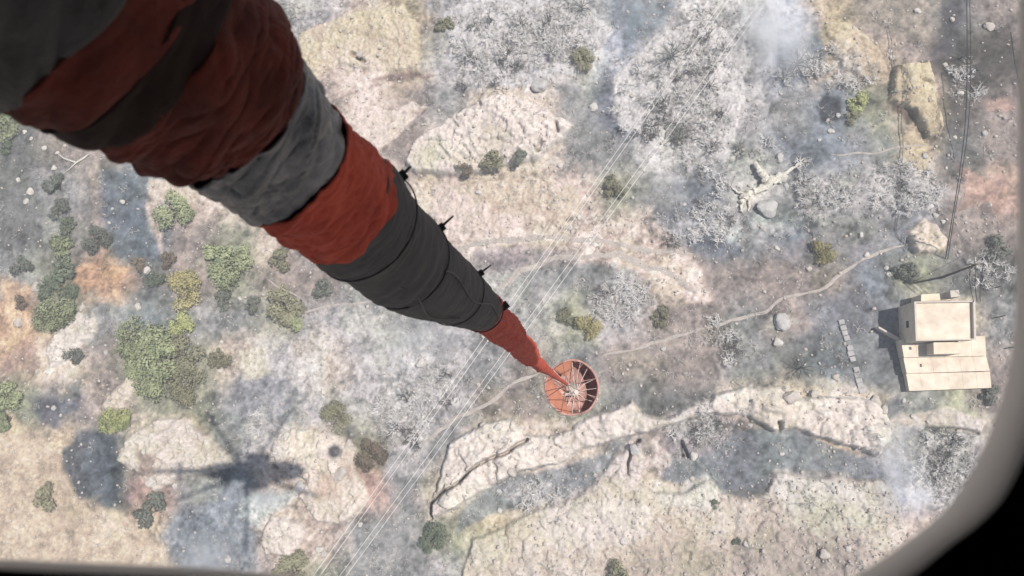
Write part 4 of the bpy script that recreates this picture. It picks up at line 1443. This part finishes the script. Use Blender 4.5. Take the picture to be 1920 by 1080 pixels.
def sleeve_part(name, i0, i1, mat, parent, fold=0.03, rings=0.0, sub=14, grow=0.0, seed=0, seg=112, endcaps=True, root=Vector()):
    sts = DENSE[int(round(i0 * SUB)):int(round(i1 * SUB)) + 1]
    V, F = [], []
    n = len(sts)
    L = 0
    prev = sts[0][0]
    for i, (c, r) in enumerate(sts):
        L += (c - prev).length
        prev = c
        for k in range(seg):
            a = 2 * math.pi * k / seg
            ca_, sa_ = math.cos(a), math.sin(a)
            # folds that wrap round the bundle and drift along it
            q = Vector((ca_ * 1.3, sa_ * 1.3, L * 3.2 / max(r, .05) * 0.35 + seed * 7))
            q2 = Vector((ca_ * 1.1 + 5, sa_ * 1.1, L / max(r, .05) * 2.6 + ca_ * 1.5 + seed))
            q3 = Vector((ca_ * 2.2 + 9, sa_ * 2.2, L / max(r, .05) * 6.5 + ca_ * 2.5 + seed * 3))
            f = fold * (mnoise.noise(q) * 0.8 + (abs(mnoise.noise(q2)) - 0.25) * 1.3 - 0.45 * (1 - min(1, abs(mnoise.noise(q3)) * 5)))
            if rings:
                f += rings * math.sin(L / r * 7.0 + 1.2 * mnoise.noise(q) * 3)
            rr = r * (1 + f) + grow
            V.append((c.x - root.x + ca_ * rr, c.y - root.y + sa_ * rr, c.z - root.z + lean(c, ca_, sa_, r) + 0.10 * r * mnoise.noise(q * 0.6)))
        if i:
            for k in range(seg):
                a0, a1 = (i - 1) * seg + k, (i - 1) * seg + (k + 1) % seg
                F.append((a0, a1, a1 + seg, a0 + seg))
    o = link(name, np_mesh(name, V, F, 4), mat, parent, smooth=True)
    md = o.modifiers.new('thick', 'SOLIDIFY')
    md.thickness = 0.006
    md.offset = -1
    return o


hook = stw[0][0].copy()
line = empty('sling_line', hook, 'long hanging bundle in red fabric, grey tape and dark canvas ending at the bucket', 'sling line')
sleeve_part('tape_band', 0, 1.95, M_tape_d, line, 0.07, seed=1, root=hook)
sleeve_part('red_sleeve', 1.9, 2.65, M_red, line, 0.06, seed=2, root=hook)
sleeve_part('dark_band', 2.6, 3.3, M_darkred, line, 0.05, seed=3, root=hook)
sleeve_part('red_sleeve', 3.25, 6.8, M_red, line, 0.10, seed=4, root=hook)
sleeve_part('tape_band', 6.72, 9.1, M_tape, line, 0.12, seed=5, grow=0.002, root=hook)
sleeve_part('red_sleeve', 9.05, 11.6, M_red2, line, 0.10, seed=6, grow=0.006, root=hook)
sleeve_part('canvas_cover', 11.3, 19.9, M_rubber, line, 0.045, seed=7, grow=-0.006, root=hook)
sleeve_part('lower_sleeve', 19.6, 29, M_redl, line, 0.18, seed=8, grow=-0.006, root=hook)
link('rope', tube_mesh('rope', [c - hook for c, r in stw[28:33]], [r for c, r in stw[28:33]], 10), M_redl, line)
# cable ties round the canvas cover, tails sticking out to the right
for (cx, cy, r, tail) in ((684, 423, 115, (770, 312)), (762, 494, 92, (850, 405)), (852, 552, 62, (921, 497)), (906, 584, 41, (950, 573))):
    c, R = stn_world(cx, cy, r)
    bm = bmesh.new()
    pts = [c - hook + Vector((math.cos(a), math.sin(a), 0)) * R * 0.985 + Vector((0, 0, 0.006 * math.sin(3 * a) + lean(c, math.cos(a), math.sin(a), R))) for a in [2 * math.pi * k / 60 for k in range(60)]]
    pts.append(pts[0].copy())
    add_tube(bm, pts, 0.003 if r > 50 else 0.004, 6)
    ring = link('cable_tie', bm_mesh('cable_tie', bm), M_tie_r, line)
    te = at(*tail, c.z - 0.01)
    d = (te - c)
    d.z = 0
    e0 = c + d.normalized() * R * 0.93
    bm = bmesh.new()
    add_tube(bm, [e0 - hook, e0.lerp(te, .25) - hook + Vector((0, 0, .01)), te - hook], [0.016, 0.007, 0.004] if r > 50 else [0.02, .01, .006], 6)
    link('tail', bm_mesh('tail', bm), M_tie, ring)
    bm = bmesh.new()
    bmesh.ops.create_cube(bm, size=0.035 if r > 50 else 0.05)
    me = bm_mesh('buckle', bm)
    bk = link('buckle', me, M_tie, ring)
    bk.location = c + d.normalized() * R * 1.0 - hook
    bk.rotation_euler = (0.3, 0.2, 0.7)
# lengthwise seam and lacing on the canvas
for da, i0, i1 in ((0.35, 15, 20), (-0.5, 14, 17)):
    pts = []
    dirn = (Vector((NAD[0], -NAD[1], 0)) - Vector((700, -430, 0))).normalized()
    a0 = math.atan2(dirn.y, dirn.x) + da
    for j, (c, r) in enumerate(interp(stw[i0:i1 + 1], 6)):
        aa = a0 + 0.12 * math.sin(j * .4)
        pts.append(c - hook + Vector((math.cos(aa), math.sin(aa), 0)) * r * 1.02)
    link('seam', tube_mesh('seam', pts, 0.0035, 6), M_tie, line)

# ------------------------------------------------------------------ the bucket
bc = at(1073, 727, CAM.z - 24.0)
depb = (bc - CAM).dot(FWD)
BR = 50 * depb / FPX
bucket = empty('water_bucket', bc, 'round orange collapsible water bucket hanging from the line, open top with white cords', 'water bucket')


def wob(a, amp=0.05, s=0):
    return 1 + amp * mnoise.noise(Vector((math.cos(a) * 1.5 + s, math.sin(a) * 1.5, s)))


seg = 72
V, F = [], []
prof = [(1.0, 0.0), (1.03, -0.06), (1.0, -0.25), (0.95, -0.42), (0.88, -0.6), (0.75, -0.72), (0.5, -0.78), (0.2, -0.8)]
for j, (rr, zz) in enumerate(prof):
    for k in range(seg):
        a = 2 * math.pi * k / seg
        pl = 1 + 0.02 * math.sin(a * 18) * (0.3 + abs(zz))
        V.append((math.cos(a) * rr * BR * wob(a) * pl, math.sin(a) * rr * BR * wob(a) * pl, zz))
    if j:
        for k in range(seg):
            a0, a1 = (j - 1) * seg + k, (j - 1) * seg + (k + 1) % seg
            F.append((a0, a1, a1 + seg, a0 + seg))
sh = link('shell', np_mesh('shell', V, F, 4), M_bucket, bucket, smooth=True)
V2 = [(x * 0.965, y * 0.965, z * 0.95 + (0.02 if z == 0 else 0)) for x, y, z in V]
link('lining', np_mesh('lining', V2, [f[::-1] for f in F], 4), M_bucket_in, bucket, smooth=True)
# folded flap of fabric lying over the left part of the mouth
V, F = [], []
nA, nR = 22, 7
for i in range(nA + 1):
    a = math.radians(150 + 120 * i / nA)
    for j in range(nR):
        t = j / (nR - 1)
        chord = 0.98 - t * (0.52 * math.sin(math.pi * i / nA) ** 0.7 + 0.0)
        z = 0.05 - 0.14 * math.sin(t * 1.5) + 0.05 * mnoise.noise(Vector((i * .5, t * 3, 1)))
        V.append((math.cos(a) * chord * BR * wob(a), math.sin(a) * chord * BR * wob(a), z))
for i in range(nA):
    for j in range(nR - 1):
        q = i * nR + j
        F.append((q, q + nR, q + nR + 1, q + 1))
link('flap', np_mesh('flap', V, F, 4), M_bucket, bucket, smooth=True)
V, F = [], []
for i in range(13):
    a = math.radians(88 + 50 * i / 12)
    for j in range(5):
        t = j / 4
        chord = 0.98 - t * 0.5 * math.sin(math.pi * i / 12) ** .6
        V.append((math.cos(a) * chord * BR * wob(a), math.sin(a) * chord * BR * wob(a), 0.04 - 0.16 * t + .02 * mnoise.noise(Vector((i, t, 4)))))
for i in range(12):
    for j in range(4):
        q = i * 5 + j
        F.append((q, q + 5, q + 6, q + 1))
link('flap', np_mesh('flap', V, F, 4), M_bucket, bucket, smooth=True)
bm = bmesh.new()
pts = [Vector((math.cos(a) * BR * wob(a), math.sin(a) * BR * wob(a), 0.03 + .03 * math.sin(5 * a))) for a in [2 * math.pi * k / 72 for k in range(73)]]
add_tube(bm, pts, 0.035, 8)
link('rim', bm_mesh('rim', bm), M_bucket_in, bucket)
hub = Vector((0.14 * BR, -0.16 * BR, -0.28))
bm = bmesh.new()
bmesh.ops.create_cone(bm, segments=14, radius1=.07, radius2=.07, depth=.12, cap_ends=True)
hb = link('valve', bm_mesh('valve', bm), M_cord, bucket)
hb.location = hub
for k in range(16):
    a = 2 * math.pi * k / 16 + random.uniform(-.22, .22)
    e = Vector((math.cos(a) * BR * .97 * wob(a), math.sin(a) * BR * .97 * wob(a), -0.02 - 0.05 * (k % 3)))
    m = hub.lerp(e, .5) - Vector((0, 0, .08))
    link('spoke_cord', tube_mesh('spoke_cord', [hub + Vector((random.uniform(-.1, .1), random.uniform(-.1, .1), 0)), m + Vector((random.uniform(-.07, .07), random.uniform(-.07, .07), 0)), e], 0.012, 5), M_cord, bucket)
end = stw[-1][0] - bc
for k in range(8):
    a = 2 * math.pi * k / 8 + .35
    e = Vector((math.cos(a) * BR, math.sin(a) * BR, 0.04))
    link('suspension_cord', tube_mesh('suspension_cord', [end, end.lerp(e, .5), e], 0.011, 5), M_bucket_in, bucket)
for k in range(10):
    a = 2 * math.pi * k / 10 + .2
    e = Vector((math.cos(a) * BR * 1.0, math.sin(a) * BR * 1.0, 0))
    bm = bmesh.new()
    bmesh.ops.create_cube(bm, size=0.06)
    lk = link('loop', bm_mesh('loop', bm), M_cord if k % 2 else M_bucket, bucket)
    lk.location = e
    lk.rotation_euler = (0, 0, a)

# ------------------------------------------------------------------ the helicopter round the camera
M_hull = material('grey_white_hull_paint', (0.42, 0.42, 0.42), 0.5, (0.8, .3), None, 0, (0.34, 0.34, 0.34), .4)
M_floor = material('black_cabin_floor', (0.010, 0.009, 0.011), 0.9, (20, .4), (60, .002))
M_lip = material('grey_window_trim', (0.80, 0.77, 0.75), 0.7, (6, .35), (40, .001), 0, (0.80, 0.77, 0.75), .3)
M_blade = material('dark_rotor_blade', (0.05, 0.05, 0.055), 0.5)
M_rub = material('black_rubber', (0.02, 0.02, 0.02), 0.7)
heli = empty('helicopter', CAM + Vector((0, 0, -0.5)), 'transport helicopter seen only by its window frame, casting its shadow on the slope', 'helicopter')
FZ = -0.5
outer_px = [(1985, -250), (1980, 200), (1974, 520), (1958, 690), (1916, 815), (1868, 918), (1818, 974), (1762, 1016), (1682, 1078), (1580, 1126), (1450, 1158), (1300, 1170), (1000, 1150), (700, 1110), (420, 1079), (200, 1068), (6, 1060), (-250, 1046), (-400, 1000), (-450, 860), (-460, 300), (-440, -200), (-330, -380), (0, -430), (900, -440), (1700, -430), (1920, -380)]
inner_px = [(1912, -250), (1910, 200), (1908, 520), (1896, 680), (1862, 800), (1822, 884), (1778, 950), (1724, 998), (1608, 1077), (1510, 1112), (1400, 1136), (1280, 1146), (1000, 1128), (700, 1094), (420, 1068), (200, 1058), (6, 1050), (-230, 1036), (-370, 985), (-420, 850), (-430, 300), (-410, -190), (-310, -350), (0, -395), (900, -400), (1640, -395), (1860, -350)]
ZT, ZB = CAM.z - 0.5, CAM.z - 0.545
HL = heli.location


def dense_loop(pl, n=6):
    """closed Catmull-Rom through the corner points"""
    out = []
    m = len(pl)
    for i in range(m):
        p0, p1, p2, p3 = [Vector(pl[(i + k) % m]) for k in (-1, 0, 1, 2)]
        for s in range(n):
            t = s / n
            out.append(tuple(p1 + (p2 - p0) * (0.5 * t) + (p0 * 2 - p1 * 5 + p2 * 4 - p3) * (0.5 * t * t) + (p1 * 3 - p0 - p2 * 3 + p3) * (0.5 * t ** 3)))
    return out


outer_px, inner_px = dense_loop(outer_px), dense_loop(inner_px)
Lo = [at(x, y, ZT) - HL for x, y in outer_px]
Li = [at(x, y, ZB) - HL for x, y in inner_px]
# hull sections: x (nose to +X), half width, height of the roof, height of the underside (relative to the floor)
SX = -1.3
SEC = [(7.2, 0.15, 0.5, 0.12), (7.0, 0.55, 0.95, 0.0), (6.4, 0.95, 1.5, -0.06), (5.4, 1.2, 1.95, -0.06), (3.5, 1.27, 2.2, -0.06), (0, 1.27, 2.25, -0.06), (-3.0, 1.27, 2.25, -0.06), (-5.0, 1.0, 2.2, 0.1), (-6.3, 0.6, 2.1, 0.8), (-7.2, 0.38, 1.95, 1.2), (-10, 0.3, 1.9, 1.35), (-13.0, 0.22, 1.85, 1.45)]


def hull_part(name, secs, mat, y0=0.0):
    bm = bmesh.new()
    rings = []
    for x, hw, zt, zb in secs:
        x += SX
        ring = []
        for k in range(17):
            a = math.pi * k / 16
            cx, sz = math.cos(a), math.sin(a)
            ring.append(bm.verts.new((x, y0 + hw * math.copysign(abs(cx) ** 0.55, cx), zb + (zt - zb) * abs(sz) ** 0.6)))
        rings.append(ring)
    for a, b in zip(rings, rings[1:]):
        for k in range(16):
            bm.faces.new((a[k], a[k + 1], b[k + 1], b[k]))
    return link(name, bm_mesh(name, bm), mat, heli, smooth=True)


hull_part('nose', SEC[:4], M_hull)
hull_part('cabin', SEC[3:7], M_hull)
tb = hull_part('tail_boom', SEC[6:], M_hull)
# underside with the opening: top face is the dark cabin floor, bottom face the hull skin


def belly(name, z, loop, mat):
    bm = bmesh.new()
    hwid = [(x + SX, w) for x, w in [(7.2, .15), (7.0, .55), (6.4, .95), (5.4, 1.2), (3.5, 1.27), (0, 1.27), (-3, 1.27), (-5, 1.0)]]
    out = [(x, w) for x, w in hwid] + [(x, -w) for x, w in hwid[::-1]]
    vo = [bm.verts.new((x, y, z)) for x, y in out]
    vi = [bm.verts.new((p.x, p.y, z)) for p in loop]
    es = [bm.edges.new((vo[i], vo[(i + 1) % len(vo)])) for i in range(len(vo))]
    es += [bm.edges.new((vi[i], vi[(i + 1) % len(vi)])) for i in range(len(vi))]
    bmesh.ops.triangle_fill(bm, use_beauty=True, use_dissolve=False, edges=es)
    return link(name, bm_mesh(name, bm), mat, heli)


belly('cabin_floor', 0.0, Lo, M_floor)
belly('belly_skin', ZB - ZT, Li, M_hull)
bm = bmesh.new()
va = [bm.verts.new(p + Vector((0, 0, .0005))) for p in Lo]
ctr = sum(Lo, Vector()) / len(Lo)
va0 = [bm.verts.new(p + (p - ctr).normalized() * 0.004 + Vector((0, 0, .004))) for p in Lo]
vm = [bm.verts.new(Vector((a.x * .55 + b.x * .45, a.y * .55 + b.y * .45, a.z * .3 + b.z * .7))) for a, b in zip(Lo, Li)]
vb = [bm.verts.new(p + Vector((0, 0, -.001))) for p in Li]
n = len(Lo)
for i in range(n):
    j = (i + 1) % n
    bm.faces.new((va0[i], va0[j], va[j], va[i]))
    bm.faces.new((va[i], va[j], vm[j], vm[i]))
    bm.faces.new((vm[i], vm[j], vb[j], vb[i]))
link('window_frame', bm_mesh('window_frame', bm), M_lip, heli, smooth=True)
# engine deck, mast, rotor
bm = bmesh.new()
add_prism(bm, [(4.2, -.7), (4.2, .7), (-3.6, .8), (-3.6, -.8)], 2.1, 3.1, [(3.2, -.5), (3.2, .5), (-2.8, .55), (-2.8, -.55)])
link('engine_deck', bm_mesh('engine_deck', bm), M_hull, heli)
link('mast', tube_mesh('mast', [(-.3, 0, 3.0), (-.3, 0, 4.0)], .22, 12), M_rub, heli)
for k in range(5):
    a = -math.radians(88 + 72 * k)
    d = Vector((math.cos(a), math.sin(a), 0))
    s = Vector((-d.y, d.x, 0))
    o0 = Vector((-.3, 0, 3.85))
    bm = bmesh.new()
    f = [o0 + d * .4 + s * .12, o0 + d * 1.6 + s * .22, o0 + d * 10.6 + s * .22, o0 + d * 10.6 - s * .22, o0 + d * 1.6 - s * .22, o0 + d * .4 - s * .12]
    add_prism(bm, [(p.x, p.y) for p in f], 3.82, 3.88)
    link('rotor_blade', bm_mesh('rotor_blade', bm), M_blade, heli)
for sgn in (1, -1):
    link('fuel_tank', tube_mesh('fuel_tank', [(1.3, sgn * 1.82, .35), (1.0, sgn * 1.82, .35), (-1.9, sgn * 1.82, .35), (-2.3, sgn * 1.82, .35)], [.25, .6, .6, .25], 16), M_hull, heli, smooth=True)
    wl = link('wheel', tube_mesh('wheel', [(-2.4, sgn * 1.95, -.75), (-2.4, sgn * 2.2, -.75)], .42, 20), M_rub, heli)
    link('strut', tube_mesh('strut', [(-2.4, sgn * 2.0, -.7), (-2.2, sgn * 1.2, .2)], .07, 8), M_hull, heli)
link('wheel', tube_mesh('wheel', [(5.6, -.2, -.6), (5.6, .2, -.6)], .3, 18), M_rub, heli)
link('strut', tube_mesh('strut', [(5.6, 0, -.5), (5.3, 0, .1)], .07, 8), M_hull, heli)
bm = bmesh.new()
add_prism(bm, [(-12.2, -.08), (-12.2, .08), (-13.6, .06), (-13.6, -.06)], 1.5, 3.6, [(-13.2, -.06), (-13.2, .06), (-14.2, .05), (-14.2, -.05)])
link('tail_fin', bm_mesh('tail_fin', bm), M_hull, heli)
bm = bmesh.new()
add_prism(bm, [(-10.8, -1.3), (-10.8, 1.3), (-11.4, 1.3), (-11.4, -1.3)], 1.55, 1.62)
link('stabiliser', bm_mesh('stabiliser', bm), M_hull, heli)
for k in range(3):
    a = k * 2.094 + .4
    link('tail_rotor_blade', tube_mesh('tail_rotor_blade', [(-13.8, .25, 3.4), (-13.8 + math.cos(a) * 1.9, .25, 3.4 + math.sin(a) * 1.9)], [.1, .1], 6), M_blade, heli)
# cargo hook beam above the line
link('hook_beam', tube_mesh('hook_beam', [(hook.x - HL.x, hook.y - HL.y, -.02), (hook.x - HL.x, hook.y - HL.y, hook.z - HL.z - .05)], [.08, .06], 10), M_rub, heli)

# ------------------------------------------------------------------ drifting smoke


def smoke(px_, py_, rx_, ry_, rz_, dens, rot, label):
    p = gat(px_, py_)
    bm = bmesh.new()
    bmesh.ops.create_icosphere(bm, subdivisions=3, radius=1)
    me = bm_mesh('smoke', bm)
    m = bpy.data.materials.new('thin_smoke')
    m.use_nodes = True
    nt = m.node_tree
    nt.nodes.clear()
    N, L = nt.nodes, nt.links
    out = N.new('ShaderNodeOutputMaterial')
    pv = N.new('ShaderNodeVolumePrincipled')
    pv.inputs['Color'].default_value = (0.955, 0.975, 1.0, 1)
    pv.inputs['Anisotropy'].default_value = 0.1
    tc = N.new('ShaderNodeTexCoord')
    ln = N.new('ShaderNodeVectorMath')
    ln.operation = 'LENGTH'
    L.new(tc.outputs['Object'], ln.inputs[0])
    fall = N.new('ShaderNodeMapRange')
    fall.inputs['From Min'].default_value = 0.95
    fall.inputs['From Max'].default_value = 0.1
    L.new(ln.outputs['Value'], fall.inputs['Value'])
    nz = N.new('ShaderNodeTexNoise')
    nz.inputs['Scale'].default_value = 2.2
    nz.inputs['Detail'].default_value = 4
    L.new(tc.outputs['Object'], nz.inputs['Vector'])
    r = N.new('ShaderNodeMapRange')
    r.inputs['From Min'].default_value = 0.38
    r.inputs['From Max'].default_value = 0.7
    L.new(nz.outputs['Fac'], r.inputs['Value'])
    a = N.new('ShaderNodeMath')
    a.operation = 'MULTIPLY'
    L.new(fall.outputs[0], a.inputs[0])
    L.new(r.outputs[0], a.inputs[1])
    b = N.new('ShaderNodeMath')
    b.operation = 'MULTIPLY'
    b.inputs[1].default_value = dens
    L.new(a.outputs[0], b.inputs[0])
    L.new(b.outputs[0], pv.inputs['Density'])
    L.new(pv.outputs[0], out.inputs['Volume'])
    o = link('smoke', me, m)
    o.location = p + Vector((0, 0, rz_ * 1.02 + .2))
    o.scale = (rx_, ry_, rz_)
    o.rotation_euler = (0, 0, rot)
    tag(o, label, 'smoke', 'wisps of smoke over the slope', 'stuff')
    return o


smoke(1445, 80, 5.4, 9.5, 3.2, 0.8, 0.15, 'bluish smoke drifting over the thicket at the top')
smoke(515, 932, 3.4, 2.2, 1.6, 0.9, 0.3, 'small bright white puff of smoke just below the helicopter shadow')
smoke(395, 1045, 7.5, 5.0, 2.2, 0.42, 0.6, 'thin smoke over the hollow under the helicopter shadow')
smoke(1672, 880, 3.6, 8.5, 2.6, 0.5, 0.1, 'thin smoke rising right of the pale ridge')
smoke(1210, 40, 4.0, 6.0, 2.5, 0.24, -0.2, 'faint smoke over the dark hollow at the top')
smoke(800, 640, 9.0, 6.0, 2.5, 0.2, 0.3, 'faint smoke over the ashy slope below the canvas sleeve')


# ------------------------------------------------------------------ haze
bm = bmesh.new()
bmesh.ops.create_cube(bm, size=1)
hm = bpy.data.materials.new('haze_air')
hm.use_nodes = True
hn = hm.node_tree
hn.nodes.clear()
ho = hn.nodes.new('ShaderNodeOutputMaterial')
hv = hn.nodes.new('ShaderNodeVolumePrincipled')
hv.inputs['Color'].default_value = (0.90, 0.94, 1.0, 1)
hv.inputs['Density'].default_value = 0.0008
hn.links.new(hv.outputs[0], ho.inputs['Volume'])
zlo, zhi = float(height.min()) - 1.0, CAM.z + 6.0
ztop = max(zhi, float(height.max()) + 2)
haze = link('haze', bm_mesh('haze', bm), hm)
haze.scale = (6600, 6600, ztop - zlo)
haze.location = (0, 0, (ztop + zlo) / 2)
tag(haze, 'thin pale haze over the burnt slope', 'haze', kind='stuff')
